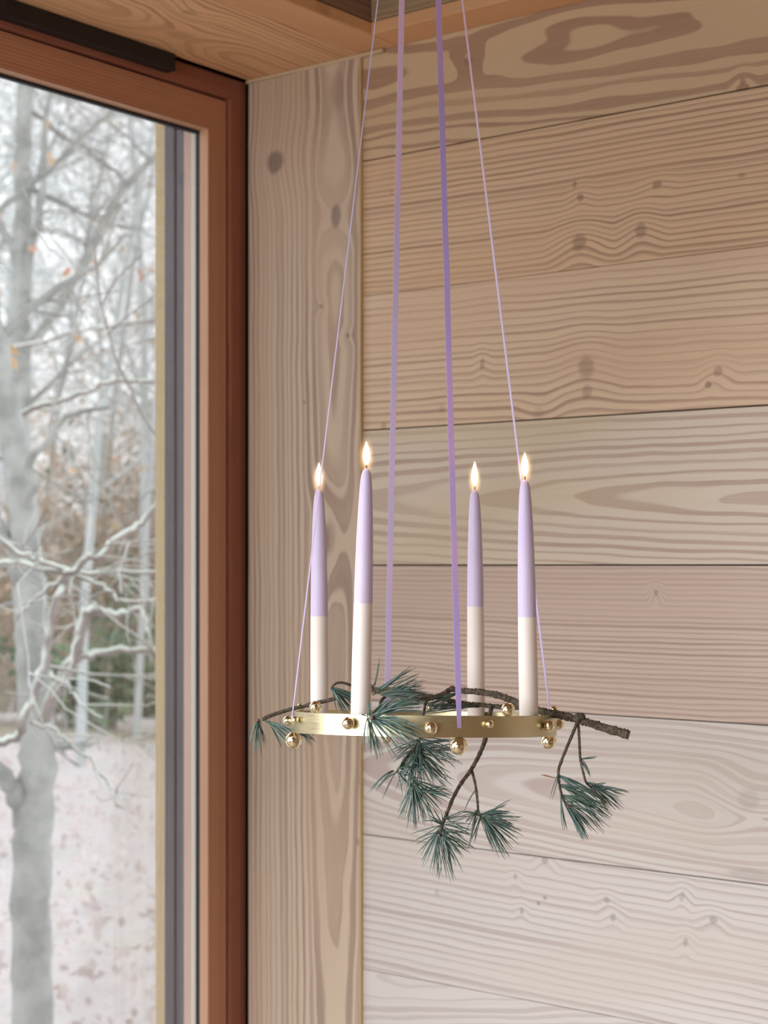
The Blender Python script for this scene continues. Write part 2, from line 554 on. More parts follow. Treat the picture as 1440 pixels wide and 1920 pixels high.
cchild(box('soffit_board', (-2.02, -2.4, SZ), (XJ - 0.0012, YW + 0.02, SZ + 0.02), soffit_wood, cl, 0.0015), cl)
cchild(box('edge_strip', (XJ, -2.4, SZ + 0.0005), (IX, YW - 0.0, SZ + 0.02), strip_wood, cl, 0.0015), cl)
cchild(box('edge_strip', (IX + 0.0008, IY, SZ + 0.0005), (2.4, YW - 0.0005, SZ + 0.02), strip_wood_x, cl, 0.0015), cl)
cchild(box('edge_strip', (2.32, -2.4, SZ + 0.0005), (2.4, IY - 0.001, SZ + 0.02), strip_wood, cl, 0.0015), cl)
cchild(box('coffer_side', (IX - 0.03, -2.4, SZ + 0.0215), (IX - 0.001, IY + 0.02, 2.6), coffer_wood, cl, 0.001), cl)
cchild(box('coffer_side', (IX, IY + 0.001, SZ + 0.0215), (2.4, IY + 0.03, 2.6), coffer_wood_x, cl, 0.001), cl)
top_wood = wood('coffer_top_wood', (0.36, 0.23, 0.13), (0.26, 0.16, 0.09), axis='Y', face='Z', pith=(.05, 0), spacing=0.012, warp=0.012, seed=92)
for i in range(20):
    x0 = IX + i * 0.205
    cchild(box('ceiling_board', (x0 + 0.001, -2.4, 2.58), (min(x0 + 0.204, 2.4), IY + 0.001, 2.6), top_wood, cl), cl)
# thin pale lath where the upright board meets the soffit
cchild(box('edge_lath', (-2.004, YW - PB - 0.004, SZ - 0.006), (XJ + 0.05, YW - PB + 0.003, SZ - 0.0003), wood('head_lath_wood', (0.64, 0.50, 0.32), (0.5, 0.36, 0.22), pith=(0, -.4), spacing=.005, seed=17), cl, 0.001), cl)

# ------------------------------------------------------------------ windows
frame_wood = wood('window_frame_wood', (0.33, 0.125, 0.078), (0.21, 0.07, 0.043), axis='Z', face='X', pith=(0, -.5), spacing=.006, warp=.004, seed=101, rough=.5, contrast=.8)
frame_wood_y = wood('window_head_wood', (0.33, 0.125, 0.078), (0.21, 0.07, 0.043), axis='Y', face='X', pith=(0, -.5), spacing=.006, warp=.004, seed=102, rough=.5, contrast=.8)
sash_wood = wood('sash_stile_wood', (0.52, 0.255, 0.15), (0.39, 0.175, 0.10), axis='Z', face='X', pith=(0, -.5), spacing=.0045, warp=.004, seed=103, rough=.45, contrast=1.2)
sash_wood_y = wood('sash_rail_wood', (0.52, 0.255, 0.15), (0.37, 0.16, 0.09), axis='Y', face='X', pith=(0, -.5), spacing=.0055, warp=.006, seed=104, rough=.45, contrast=1.2)
bead_lit_wood = wood('glazing_bead_lit_wood', (0.62, 0.37, 0.24), (0.50, 0.27, 0.17), axis='Z', face='X', pith=(0, -.5), spacing=.005, warp=.003, seed=105, rough=.45)  # lighter than the sash: outside light on the reveal put into its tone
pink_reflection = wood('pink_reflection_wood', (0.76, 0.56, 0.48), (0.66, 0.45, 0.37), axis='Z', face='X', pith=(0, -.5), spacing=.007, warp=.003, seed=106)
clad_wood = wood('outer_cladding_wood', (0.74, 0.60, 0.38), (0.62, 0.48, 0.28), axis='Y', face='Z', pith=(0, -.5), spacing=.006, warp=.003, seed=107)

b = NB('window_glass')
gl = b.n('ShaderNodeBsdfGlossy'); gl.inputs['Roughness'].default_value = 0.0
tr = b.n('ShaderNodeBsdfTransparent'); tr.inputs['Color'].default_value = (0.985, 0.99, 0.99, 1)
fr = b.n('ShaderNodeFresnel'); fr.inputs['IOR'].default_value = 1.45
ms = b.n('ShaderNodeMixShader')
b.t.links.new(b.math('MULTIPLY', fr.outputs[0], 0.3), ms.inputs[0]); b.t.links.new(tr.outputs[0], ms.inputs[1]); b.t.links.new(gl.outputs[0], ms.inputs[2])
b.t.links.new(ms.outputs[0], b.out.inputs[0])
M['glass'] = b.m


def window(name, y0, y1, label):
    w = empty(name, (-2.03, (y0 + y1) / 2, 0.02))
    tag(w, label, kind='structure')
    def bb(n, lo, hi, m, bev=0.0):
        return box(n, lo, hi, m, w, bev)
    zt, zb = 2.3487, 0.02
    fw = 0.037
    # outer frame
    bb('jamb', (-2.135, y1 - fw, zb), (-2.012, y1, zt), frame_wood, .001)
    bb('jamb', (-2.135, y0, zb), (-2.012, y0 + fw, zt), frame_wood, .001)
    bb('head', (-2.135, y0 + fw, zt - 0.036), (-2.012, y1 - fw, zt), frame_wood_y, .001)
    bb('sill', (-2.135, y0 + fw, zb), (-2.012, y1 - fw, zb + 0.036), frame_wood_y, .001)
    # sash, with a dark joint all round
    sy0, sy1 = y0 + fw + 0.0036, y1 - fw - 0.0036
    st, sb = zt - 0.0397, zb + 0.0385
    bb('joint_seal', (-2.10, sy1 - 0.001, sb), (-2.034, sy1 + 0.0036, st + 0.002), M['gasket'])
    bb('joint_seal', (-2.10, sy0 - 0.0036, sb), (-2.034, sy0 + 0.001, st + 0.002), M['gasket'])
    bb('joint_seal', (-2.10, sy0, st - 0.001), (-2.034, sy1, st + 0.0036), M['gasket'])
    gy0, gy1 = sy0 + 0.0446, sy1 - 0.0446        # glass opening
    gt, gb = st - 0.0566, sb + 0.07
    bb('sash_stile', (-2.036, gy1, sb), (-2.020, sy1, st), sash_wood, .0012)
    bb('sash_stile', (-2.036, sy0, sb), (-2.020, gy0, st), sash_wood, .0012)
    bb('sash_rail', (-2.036, gy0, gt), (-2.0204, gy1, st), sash_wood_y, .0012)
    bb('sash_rail', (-2.036, gy0, sb), (-2.0204, gy1, gb), sash_wood_y, .0012)
    # glazing beads
    bb('glazing_bead', (-2.041, gy1 - 0.0006, gb), (-2.0212, gy1 + 0.01, gt), bead_lit_wood, .0005)
    bb('glazing_bead', (-2.041, gy0 - 0.01, gb), (-2.0212, gy0 + 0.0006, gt), bead_lit_wood, .0005)
    bb('glazing_bead', (-2.041, gy0, gt - 0.0006), (-2.0212, gy1, gt + 0.01), bead_lit_wood, .0005)
    # gaskets round the pane
    bb('gasket', (-2.050, gy1 - 0.0008, gb), (-2.0412, gy1 + 0.01, gt), M['gasket'])
    bb('gasket', (-2.050, gy0 - 0.01, gb), (-2.0412, gy0 + 0.0008, gt), M['gasket'])
    bb('gasket', (-2.050, gy0, gt - 0.005), (-2.0412, gy1, gt + 0.01), M['gasket'])
    bb('glass_pane', (-2.0475, gy0 - 0.006, gb - 0.006), (-2.0445, gy1 + 0.006, gt + 0.006), M['glass'])
    # seen through the pane: strips for stile reflections, then the outside of the stiles
    for s, g in ((1, gy1), (-1, gy0)):
        def sb_(n, x0, x1, off, m, bev=0.0):
            a, c = g + s * off, g + s * 0.05
            bb(n, (x0, min(a, c), gb - 0.03), (x1, max(a, c), zt - 0.04), m, bev)
        sb_('pale_reflection_strip', -2.063, -2.0502, 0.0, M['white_reflection'], .001)  # added strip coloured as the stile's reflection in the glass
        sb_('pink_reflection_strip', -2.080, -2.0632, 0.0, pink_reflection, .0008)  # second added strip, the pinkish part of that reflection
        sb_('aluminium_profile', -2.096, -2.0802, 0.0, M['alu'], .001)
        sb_('aluminium_groove', -2.103, -2.0962, 0.003, M['alu_dark'])
        sb_('aluminium_profile', -2.126, -2.1032, 0.0, M['alu'], .002)
        sb_('cladding_edge', -2.151, -2.1362, 0.0005, clad_wood, .0015)
        sb_('cladding_edge', -2.1360, -2.1262, 0.0, clad_wood, .0015)
    return w


window('window_1', 1.0, 2.1822, 'tall red brown timber framed window looking onto woodland')
window('window_2', -1.0, 0.9, 'second timber framed window nearer the camera')
gapb = box('gap_shade_strip', (-2.06, 2.1824, 0.02), (-2.0128, YW + 0.02, 2.3495), M['gap'])  # black strip stands in for the shade inside the gap
tag(gapb, 'dark shadow gap between window frame and upright board', kind='structure')
w3 = empty('window_3', (-0.55, -2.46, 0.15))
tag(w3, 'timber framed window behind the camera', kind='structure')
for lo, hi, m in (((-1.55, -2.50, .15), (-1.49, -2.42, 2.35), frame_wood), ((.39, -2.50, .15), (.45, -2.42, 2.35), frame_wood), ((-1.49, -2.50, 2.29), (.39, -2.42, 2.35), frame_wood_y), ((-1.49, -2.50, .15), (.39, -2.42, .21), frame_wood_y)):
    box('frame_member', lo, hi, m, w3, .001)
box('glass_pane', (-1.49, -2.472, .21), (.39, -2.468, 2.29), M['glass'], w3)

# black opener bar fixed to the frame head
d321 = FWD + (321 - 720) / F * RGT
bar_y = d321.y * (2.0 / -d321.x)
op = empty('window_opener', (-2.0, bar_y - 0.3, 2.31))
tag(op, 'black metal opener bar fixed along the head of the timber window', 'opener')
box('housing', (-2.0118, bar_y - 0.62, 2.321), (-1.990, bar_y - 0.0012, 2.3490), M['bar'], op, .0012)
box('end_cap', (-2.0116, bar_y - 0.001, 2.3212), (-1.9902, bar_y, 2.3488), M['gasket'], op, .0003)

# ------------------------------------------------------------------ brass candle ring
RR, ZC = 0.1456, 1.85
ring_c = at(794.5, 1060, ZC)
ring_c.z = 1.5 - 0.1625 - 0.0111           # middle of the band
TB, TR = math.radians(4.0), math.radians(0.75)   # back edge low, right edge low
nrm = (UP + FWD * math.tan(TB) + RGT * math.tan(TR)).normalized()
rx = (RGT - nrm * RGT.dot(nrm)).normalized()
ry = nrm.cross(rx)
RM = Matrix((rx, ry, nrm)).transposed()    # local (right, away, up) -> world


def ringp(th, r=RR, h=0.0):
    """point at angle th (0 = nearest the camera, +90 = right), height h over the band's middle"""
    a = math.radians(th)
    return ring_c + RM @ Vector((math.sin(a) * r, -math.cos(a) * r, h))


BH = 0.0224
cr = empty('candle_ring', ring_c)
tag(cr, 'round brass band candle holder studded with brass balls, hanging on lilac ribbons', 'candle holder')
v, f = [], []
SEG = 160
prof = [(RR, -BH / 2 + .0003), (RR, BH / 2 - .0003), (RR - .0003, BH / 2), (RR - .0013, BH / 2), (RR - .0016, BH / 2 - .0003), (RR - .0016, -BH / 2 + .0003), (RR - .0013, -BH / 2), (RR - .0003, -BH / 2)]
for k in range(SEG):
    for r, h in prof:
        v.append(ringp(360 * k / SEG, r, h) - ring_c)
NP = len(prof)
for k in range(SEG):
    for i in range(NP):
        f.append((k * NP + i, ((k + 1) % SEG) * NP + i, ((k + 1) % SEG) * NP + (i + 1) % NP, k * NP + (i + 1) % NP))
band = mesh_obj('band', v, f, M['brass'], cr, True)
band.matrix_parent_inverse = Matrix()
bm = bmesh.new(); bm.from_mesh(band.data); bmesh.ops.recalc_face_normals(bm, faces=bm.faces)
for e in bm.edges:
    if len(e.link_faces) == 2 and e.calc_face_angle(0) > math.radians(20): e.smooth = False
bm.to_mesh(band.data); bm.free()

bm = bmesh.new(); bmesh.ops.create_uvsphere(bm, u_segments=28, v_segments=18, radius=1.0)
for fc in bm.faces: fc.smooth = True
ball_me = bpy.data.meshes.new('ball'); bm.to_mesh(ball_me); bm.free()
ball_me.materials.append(M['brass_ball'])


def ball(p, r):
    o = bpy.data.objects.new('ball', ball_me)
    COL.objects.link(o)
    o.parent = cr
    o.location = p - ring_c
    o.scale = (r, r, r)
    return o


def front_angle(px, rad=RR):
    """angle on the near half of the ring whose point projects to column px"""
    best = None
    for i in range(-1000, 1001):
        th = i * 0.1
        p = ringp(th, rad) - EYE
        q = 720 + F * p.dot(RGT) / p.dot(FWD)
        if best is None or abs(q - px) < best[0]: best = (abs(q - px), th)
    return best[1]


def zdepth(p): return (p - EYE).dot(FWD)


def at_height(px, py, th, rad):
    """point at ring angle th and radius rad raised or lowered to row py"""
    p = ringp(th, rad)
    z = zdepth(p)
    q = p.copy()
    q.z = 1.5 + (1060 - py) / F * z
    return q


TH_F, TH_L, TH_R, TH_B = 12.9, -77.5, 103.0, 196.0
# big balls below the ribbon fixings
for th, py in ((TH_F, 1397), (TH_L, 1387), (TH_R, 1388), (TH_B, 1382)):
    ball(ringp(th, RR - .001, -BH / 2 - .0082), .0092)
# balls on the outer face
for px, py, rpx in ((553, 1350, 7.5), (652.5, 1356, 12), (809, 1365, 12.5), (918, 1358, 8), (1030, 1360.5, 11)):
    th = front_angle(px)
    r = rpx * zdepth(ringp(th)) / F
    th = front_angle(px, RR + r)
    ball(at_height(px, py, th, RR + r * 0.98), r)
for th, py, r in ((-97, 1351.5, .0060), (97, 1358.5, .0062), (150, 1350, .006), (-150, 1345, .0065)):
    ball(at_height(0, py, th, RR + r * .98), r)
# balls standing on the upper edge
ball(ringp(-108, RR - .0008, BH / 2 + .0040), .0044)
ball(ringp(front_angle(590), RR - .0008, BH / 2 + .0060), .0066)
ball(ringp(TH_R - 8, RR - .0008, BH / 2 + .0046), .0049)
th = front_angle(953)
ball(ringp(th, RR - .0008, BH / 2 + .0066), .0072)
ball(ringp(176, RR - .0008, BH / 2 + .004), .0044)


# ------------------------------------------------------------------ candles
def flame_mat(name, inner):
    b = NB(name)
    x, y, z = b.objco()
    em = b.n('ShaderNodeEmission')
    if inner:
        em.inputs['Color'].default_value = (1.0, 0.80, 0.52, 1)
        em.inputs['Strength'].default_value = 7.0
        b.t.links.new(em.outputs[0], b.out.inputs['Surface'])
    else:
        # added glow volume imitating lens bloom, strongest near the axis
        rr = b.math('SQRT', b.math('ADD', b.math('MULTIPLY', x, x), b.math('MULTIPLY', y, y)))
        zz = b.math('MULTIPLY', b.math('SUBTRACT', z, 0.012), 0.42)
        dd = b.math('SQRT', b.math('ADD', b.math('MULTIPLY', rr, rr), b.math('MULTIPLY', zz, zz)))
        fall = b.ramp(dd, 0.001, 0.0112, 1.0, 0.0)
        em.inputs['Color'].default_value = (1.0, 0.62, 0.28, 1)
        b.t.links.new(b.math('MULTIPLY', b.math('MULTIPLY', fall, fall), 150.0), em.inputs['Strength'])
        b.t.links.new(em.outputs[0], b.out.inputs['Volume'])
    return b.m


M['flame'] = flame_mat('flame_core', True)
M['halo'] = flame_mat('flame_bloom', False)
M['wick'] = simple('charred_wick', (0.03, 0.02, 0.02), 0.9)


def wax(name, split, seed):
    b = NB(name)
    x, y, z = b.objco()
    nz = b.noise(b.comb(b.math('MULTIPLY_ADD', x, 60, seed), b.math('MULTIPLY', y, 60), b.math('MULTIPLY', z, 14)), 1, 2)
    zz = b.math('ADD', z, b.math('MULTIPLY', b.math('SUBTRACT', nz, .5), .0014))
    lil = b.mix(b.ramp(nz, .3, .7), (0.60, 0.51, 0.66), (0.56, 0.465, 0.64))
    cream = b.mix(b.ramp(nz, .3, .7), (0.76, 0.675, 0.615), (0.74, 0.65, 0.585))
    col = b.mix(b.ramp(zz, split - .0008, split + .0008), cream, lil)
    p = b.principled(col, 0.5)
    p.inputs['Subsurface Weight'].default_value = 0.25
    p.inputs['Subsurface Radius'].default_value = (0.004, 0.003, 0.0025)
    p.inputs['Subsurface Scale'].default_value = 0.6
    p.inputs['Specular IOR Level'].default_value = 0.35
    return b.m


CAND = [
    # theta, base px, top px, top py, split py, label
    (-31.1, 675, 687, 878, 1131, 'front left candle, tallest, lilac over cream, right beside the needle tuft', 830),
    (57.0, 992, 984, 899, 1157, 'front right lilac and cream candle standing next to the brass balls', 851),
    (150.7, 893, 890, 918, 1137, 'back right lilac and cream candle between the purple ribbon and the front right candle', 868),
    (-117.5, 599, 598, 917, 1155, 'back left lilac and cream candle with a thin ribbon crossing before it', 870),
]
for th, bpx, tpx, tpy, spy, lab, fy in CAND:
    base = ringp(th, RR - .0016 - .0122, -BH / 2 + .004)
    z = zdepth(base)
    base = at(bpx, 1060, z).xy.to_3d() + UP * base.z
    top = at(tpx, tpy, z)
    axis = top - base
    Lc = axis.length
    c = empty('candle', base)
    tag(c, lab, 'candle', 'lilac dipped candles on the brass ring')
    split = (1.5 + (1060 - spy) / F * z - base.z)
    rot = axis.to_track_quat('Z', 'Y').to_matrix().to_4x4()
    pr = [(.0094, 0.0), (.0101, .0012), (.0102, .03), (.0101, .08), (.0098, Lc - .145), (.0094, Lc - .105), (.0086, Lc - .07), (.0076, Lc - .042), (.0066, Lc - .022), (.0058, Lc - .012), (.0050, Lc - .0065), (.0038, Lc - .0028), (.0020, Lc - .0008), (.0006, Lc)]
    bo = lathe('wax_body', pr, wax('candle_wax', split, th), c, 32)
    bo.matrix_parent_inverse = Matrix()
    bo.matrix_local = rot
    tb = Tubes()
    tb.add(smooth_path([Vector((0, 0, -.001)), Vector((.0002, 0, .003)), Vector((-.0006, .0003, .0062)), Vector((-.0004, 0, .0085))], 3), [.0009] * 9 + [.0006], 6)
    wk = tb.build('wick', M['wick'], c)
    wk.matrix_parent_inverse = Matrix(); wk.location = axis
    fh = (tpy - fy) / F * z
    s = fh / 0.0265
    fp = [(.0008, .0035), (.0024, .0060), (.0036, .0095), (.0040, .0125), (.0037, .016), (.0028, .0200), (.0017, .0237), (.0007, .0265), (.0001, .028)]
    fl_ = lathe('flame', [(r * .96, h * s) for r, h in fp], M['flame'], c, 16)
    fl_.matrix_parent_inverse = Matrix(); fl_.location = axis
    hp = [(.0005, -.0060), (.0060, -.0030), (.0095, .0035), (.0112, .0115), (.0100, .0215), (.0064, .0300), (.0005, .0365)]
    ha = lathe('flame_bloom', [(r, h * s) for r, h in hp], M['halo'], fl_, 16)
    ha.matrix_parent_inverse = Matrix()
    # little socket inside the ring, part of the ring
    cup = lathe('candle_socket', [(.0098, -.0035), (.0118, -.003), (.0118, .0075), (.0104, .0075), (.0104, .0008), (.002, .0004)], M['brass'], cr, 28)
    cup.matrix_parent_inverse = Matrix()
    cup.location = base - ring_c - UP * .0005

# ------------------------------------------------------------------ ribbons and hook
def ribbon_mat(name, c1, c2):
  b = NB(name)
  x, y, z = b.objco()
  nz = b.noise(b.comb(b.math('MULTIPLY', x, 5), b.math('MULTIPLY', y, 5), b.math('MULTIPLY', z, 3)), 1, 2)
  col = b.mix(b.ramp(nz, .42, .60), c1, c2)
  p = b.n('ShaderNodeBsdfPrincipled'); p.inputs['Roughness'].default_value = .38
  p.inputs['Sheen Weight'].default_value = .3
  b.t.links.new(col, p.inputs['Base Color'])
  trl = b.n('ShaderNodeBsdfTranslucent'); b.t.links.new(col, trl.inputs['Color'])
  ms = b.n('ShaderNodeMixShader'); ms.inputs[0].default_value = .4
  b.t.links.new(p.outputs[0], ms.inputs[1]); b.t.links.new(trl.outputs[0], ms.inputs[2]); b.t.links.new(ms.outputs[0], b.out.inputs[0])
  return b.m


M['ribbon'] = ribbon_mat('pale_lilac_ribbon', (0.74, 0.65, 0.89), (0.85, 0.66, 0.83))
M['ribbon_deep'] = ribbon_mat('purple_ribbon', (0.57, 0.44, 0.77), (0.76, 0.50, 0.74))
rng = random.Random(4)


def ribbon(top, th, bottom_h, width, label, mat='ribbon', kinks=()):
    """flat satin band from the hook to its slot in the ring, its width along the ring's tangent"""
    out = RM @ Vector((math.sin(math.radians(th)), -math.cos(math.radians(th)), 0))
    tang = RM @ Vector((math.cos(math.radians(th)), math.sin(math.radians(th)), 0))
    bot = ringp(th, RR + .0013, bottom_h)
    n = 40
    root = bot.copy()
    v, f = [], []
    th_ = .0003
    d = (bot - top).normalized()
    for i in range(n + 1):
        t = i / n
        p = top.lerp(bot, t)
        side = tang
        for kt, amp in kinks:
            p = p + tang * amp * math.exp(-((t - kt) / .02) ** 2)
        w = width * (1 if t < .97 else 1 - (t - .97) / .03 * .35)
        nn = out
        for sx, sn in ((-1, -1), (1, -1), (1, 1), (-1, 1)):
            v.append(p + side * w / 2 * sx + nn * th_ * sn - root)
    # end folds through the slot into the ring
    p2 = ringp(th, RR - .004, bottom_h - .001)
    for sx, sn in ((-1, -1), (1, -1), (1, 1), (-1, 1)):
        v.append(p2 + tang * width * .3 * sx + UP * th_ * sn - root)
    N = n + 2
    for i in range(N - 1):
        for k in range(4):
            f.append((i * 4 + k, i * 4 + (k + 1) % 4, (i + 1) * 4 + (k + 1) % 4, (i + 1) * 4 + k))
    f.append((0, 1, 2, 3)); f.append(tuple((N - 1) * 4 + k for k in (3, 2, 1, 0)))
    o = mesh_obj('ribbon', v, f, M[mat])
    o.location = root
    tag(o, label, 'ribbon', 'lilac ribbons holding the brass ring')
    return o


HK = at(786, -648, 1.85)
ribbon(at(786, -648, 1.846), TH_L, .004, .0056, 'leftmost thin lilac ribbon seen edge on, running past the back left flame')
ribbon(at(787, -648, 1.854), TH_R, .004, .0056, 'rightmost thin ribbon seen edge on, passing behind the front right candle')
ribbon(at(804, -648, 1.84), TH_F, -.001, .0062, 'deep purple broad ribbon ending in the slot at front of the brass band', 'ribbon_deep', kinks=((.60, .0006), (.37, -.0004)))
ribbon(at(767, -648, 1.86), TH_B, .004, .0066, 'pale lilac broad ribbon that ends behind the pine needles')
hk = empty('ceiling_hook', HK)
tag(hk, 'brass ceiling hook carrying the ribbons', 'hook')
tb = Tubes()
hp_ = [Vector((0, 0, 2.58 - HK.z))]
for i in range(15):
    a = math.radians(90 - i * 20)
    hp_.append(Vector((0.011 * math.cos(a), 0, 0.012 + 0.011 * math.sin(a))))
tb.add(hp_, .0022, 8)
o = tb.build('hook_wire', M['hook'], hk); o.matrix_parent_inverse = Matrix()
o = lathe('hook_plate', [(.016, 0), (.018, .001), (.018, .004), (.016, .005)], M['hook'], hk); o.matrix_parent_inverse = Matrix(); o.location = (0, 0, 2.58 - HK.z - .005)

# ------------------------------------------------------------------ pine branch
b = NB('pine_bark')
tc = b.n('ShaderNodeTexCoord')
nz = b.noise(tc.outputs['Object'], 260, 4, .65)
col = b.mix(b.ramp(nz, .35, .65), (0.050, 0.036, 0.024), (0.150, 0.115, 0.075))
p = b.principled(col, .85); b.bump(p, nz, .9, .0012)
M['bark'] = b.m
b = NB('pine_needles')
gi = b.n('ShaderNodeNewGeometry')
tc = b.n('ShaderNodeTexCoord')
nz = b.noise(tc.outputs['Object'], 70, 2, .5)
col = b.mix(gi.outputs['Random Per Island'], (0.040, 0.085, 0.052), (0.115, 0.195, 0.185))
col = b.mix(b.ramp(nz, .45, .7, 0, .5), col, (0.085, 0.110, 0.040))
b.principled(col, .36, Specular_IOR_Level=.65)
M['needle'] = b.m
M['bract'] = simple('dry_bract', (0.33, 0.17, 0.07), .7)
M['bud'] = simple('pine_bud', (0.16, 0.07, 0.06), .6)

PBASE = at(1180, 1378, 1.80)
pine = empty('pine_branch', PBASE)
tag(pine, 'pine branch with blue green needle tufts laid across the brass ring', 'branch')


def P(l, dz=None):
    return [at(*q) if len(q) == 3 else at(q[0], q[1], dz) for q in l]


def bark_tube(name, pts, r0, r1, sub=6, sides=9):
    pp = smooth_path(pts, sub)
    rr = random.Random(len(pts) + int(pts[0].x * 1000))
    # small knobs: scale leaf scars
    fine = []
    for i in range(len(pp) - 1):
        for s in range(3):
            fine.append(pp[i].lerp(pp[i + 1], s / 3))
    fine.append(pp[-1])
    n = len(fine)
    radii = [(r0 + (r1 - r0) * i / (n - 1)) * (1 + rr.uniform(-.13, .16)) for i in range(n)]
    tb = Tubes()
    tb.add([q - PBASE for q in fine], radii, sides, True, .10, rr)
    o = tb.build(name, M['bark'], pine)
    o.matrix_parent_inverse = Matrix()
    return o


BGH = bark_tube('bough', P([(1180, 1378, 1.79), (1140, 1367, 1.795), (1090, 1351, 1.80), (1050, 1341, 1.805), (1010, 1332, 1.815), (970, 1318, 1.825), (935, 1304, 1.83), (895, 1297, 1.835), (862, 1295, 1.84), (846, 1292, 1.84), (830, 1302, 1.835), (800, 1311, 1.83), (765, 1309, 1.83), (735, 1302, 1.83), (698, 1295, 1.83)]), .0050, .0020)
SIDE = bark_tube('side_branch', P([(985, 1325, 1.84), (945, 1326, 1.85), (905, 1322, 1.86), (870, 1319, 1.86), (835, 1312, 1.86), (790, 1302, 1.87), (740, 1293, 1.87), (705, 1292, 1.87), (675, 1300, 1.87), (648, 1306, 1.87), (612, 1314, 1.87), (578, 1322, 1.865), (545, 1330, 1.86), (515, 1339, 1.855), (492, 1349, 1.85)]), .0026, .0021)
T_loop = bark_tube('twig', P([(690, 1304, 1.86), (668, 1290, 1.86), (650, 1282, 1.855), (635, 1280, 1.85), (625, 1285, 1.845), (621, 1292, 1.845)]), .0016, .0012)
T_up = bark_tube('twig', P([(703, 1302, 1.83), (699, 1296, 1.83), (697, 1288, 1.83), (699, 1284, 1.83)]), .0026, .0016, 3)
T_front = bark_tube('twig', P([(730, 1302, 1.825), (716, 1312, 1.79), (712, 1325, 1.73), (700, 1341, 1.685)]), .0016, .0018)
T_mid = bark_tube('twig', P([(800, 1310, 1.83), (793, 1345, 1.80), (786, 1390, 1.78), (779, 1420, 1.775), (774, 1455, 1.77), (776, 1482, 1.768)]), .0015, .0011)
T_mid2 = bark_tube('twig', P([(786, 1390, 1.78), (765, 1415, 1.775), (748, 1440, 1.77), (742, 1450, 1.77)]), .0014, .0009)
T_long = bark_tube('twig', P([(922, 1324, 1.855), (916, 1350, 1.84), (910, 1385, 1.815), (900, 1412, 1.80), (884, 1442, 1.795), (864, 1470, 1.79), (850, 1495, 1.785), (838, 1525, 1.785), (828, 1550, 1.78), (823, 1568, 1.78)]), .0026, .0017)
T_fork = bark_tube('twig', P([(884, 1443, 1.795), (891, 1470, 1.795), (895, 1500, 1.795), (897, 1522, 1.795), (903, 1532, 1.795)]), .0016, .0012)
T_r1 = bark_tube('twig', P([(1084, 1350, 1.80), (1072, 1380, 1.795), (1060, 1408, 1.79), (1049, 1437, 1.785), (1047, 1452, 1.785), (1050, 1478, 1.785), (1057, 1500, 1.785), (1064, 1514, 1.785)]), .0018, .0012)
T_r2 = bark_tube('twig', P([(1084, 1350, 1.80), (1086, 1385, 1.80), (1088, 1422, 1.80), (1094, 1450, 1.80), (1099, 1467, 1.80), (1110, 1477, 1.80)]), .0015, .0011)
bark_tube('twig_knob', P([(1080, 1346, 1.798), (1088, 1345, 1.798), (1092, 1349, 1.798)]), .0050, .0044, 2)

nrng = random.Random(11)


class Needles:
    def __init__(self):
        self.t = Tubes()

    def one(self, a, c, sag=0.0, r=.00052, side=0.0):
        """needle from a to tip c, curved"""
        d = c - a
        L = d.length
        mid_off = UP * sag * L + d.cross(UP).normalized() * side * L if d.cross(UP).length > 1e-6 else UP * sag * L
        pts = []
        for i in range(6):
            t = i / 5
            pts.append(a.lerp(c, t) + mid_off * (4 * t * (1 - t)) - PBASE)
        self.t.add(pts, [r * .8, r, r * 1.05, r, r * .85, r * .25], 4, True)

    def fan(self, a_list, tips, count, jit=10, dj=.012, sag=(.0, .10), dz=0.0, dep=None):
        """count needle pairs from points on the twig to tips spread between the listed tips (pixels + depth)"""
        count = max(1, round(count * .85))
        for i in range(count):
            t = (i + nrng.random()) / count
            x = t * (len(tips) - 1)
            k = min(int(x), len(tips) - 2)
            fx = x - k
            tx = tips[k][0] + (tips[k + 1][0] - tips[k][0]) * fx
            ty = tips[k][1] + (tips[k + 1][1] - tips[k][1]) * fx
            tz = tips[k][2] + (tips[k + 1][2] - tips[k][2]) * fx
            a = a_list[nrng.randrange(len(a_list))]
            ap = at(a[0] + nrng.uniform(-2, 2), a[1] + nrng.uniform(-2, 2), a[2])
            lf = nrng.uniform(.80, 1.05)
            for q in range(2):
                tip = at(tx + nrng.uniform(-jit, jit), ty + nrng.uniform(-jit, jit), tz + nrng.uniform(-dj, dj))
                tip = ap.lerp(tip, lf)
                self.one(ap, tip, nrng.uniform(*sag), nrng.uniform(.00045, .00063), nrng.uniform(-.06, .06))

    def build(self, parent):
        o = self.t.build('needle_tuft', M['needle'], parent)
        o.matrix_parent_inverse = Matrix()
        o['kind'] = 'stuff'
        return o


def tuft(parent, *fans):
    n = Needles()
    for fa in fans:
        n.fan(**fa)
    return n.build(parent)


# far left end
tuft(SIDE, dict(a_list=[(482, 1350, 1.85), (488, 1350, 1.85)], tips=[(461, 1388, 1.85), (473, 1418, 1.84), (484, 1420, 1.86), (503, 1402, 1.85)], count=11, jit=5, sag=(.04, .16)),
     dict(a_list=[(497, 1352, 1.85), (503, 1353, 1.85)], tips=[(533, 1412, 1.84), (557, 1405, 1.83), (578, 1392, 1.82), (585, 1378, 1.83)], count=12, jit=8, sag=(.0, .08)))
tuft(SIDE, dict(a_list=[(556, 1368, 1.90), (562, 1370, 1.90)], tips=[(578, 1402, 1.90), (592, 1392, 1.90), (590, 1382, 1.90)], count=6, jit=5))
# behind the front left candle
tuft(T_loop, dict(a_list=[(621, 1292, 1.845), (624, 1290, 1.845)], tips=[(632, 1336, 1.85), (650, 1340, 1.84), (672, 1338, 1.85), (690, 1322, 1.85), (668, 1305, 1.85)], count=24, jit=7, sag=(.0, .10)))
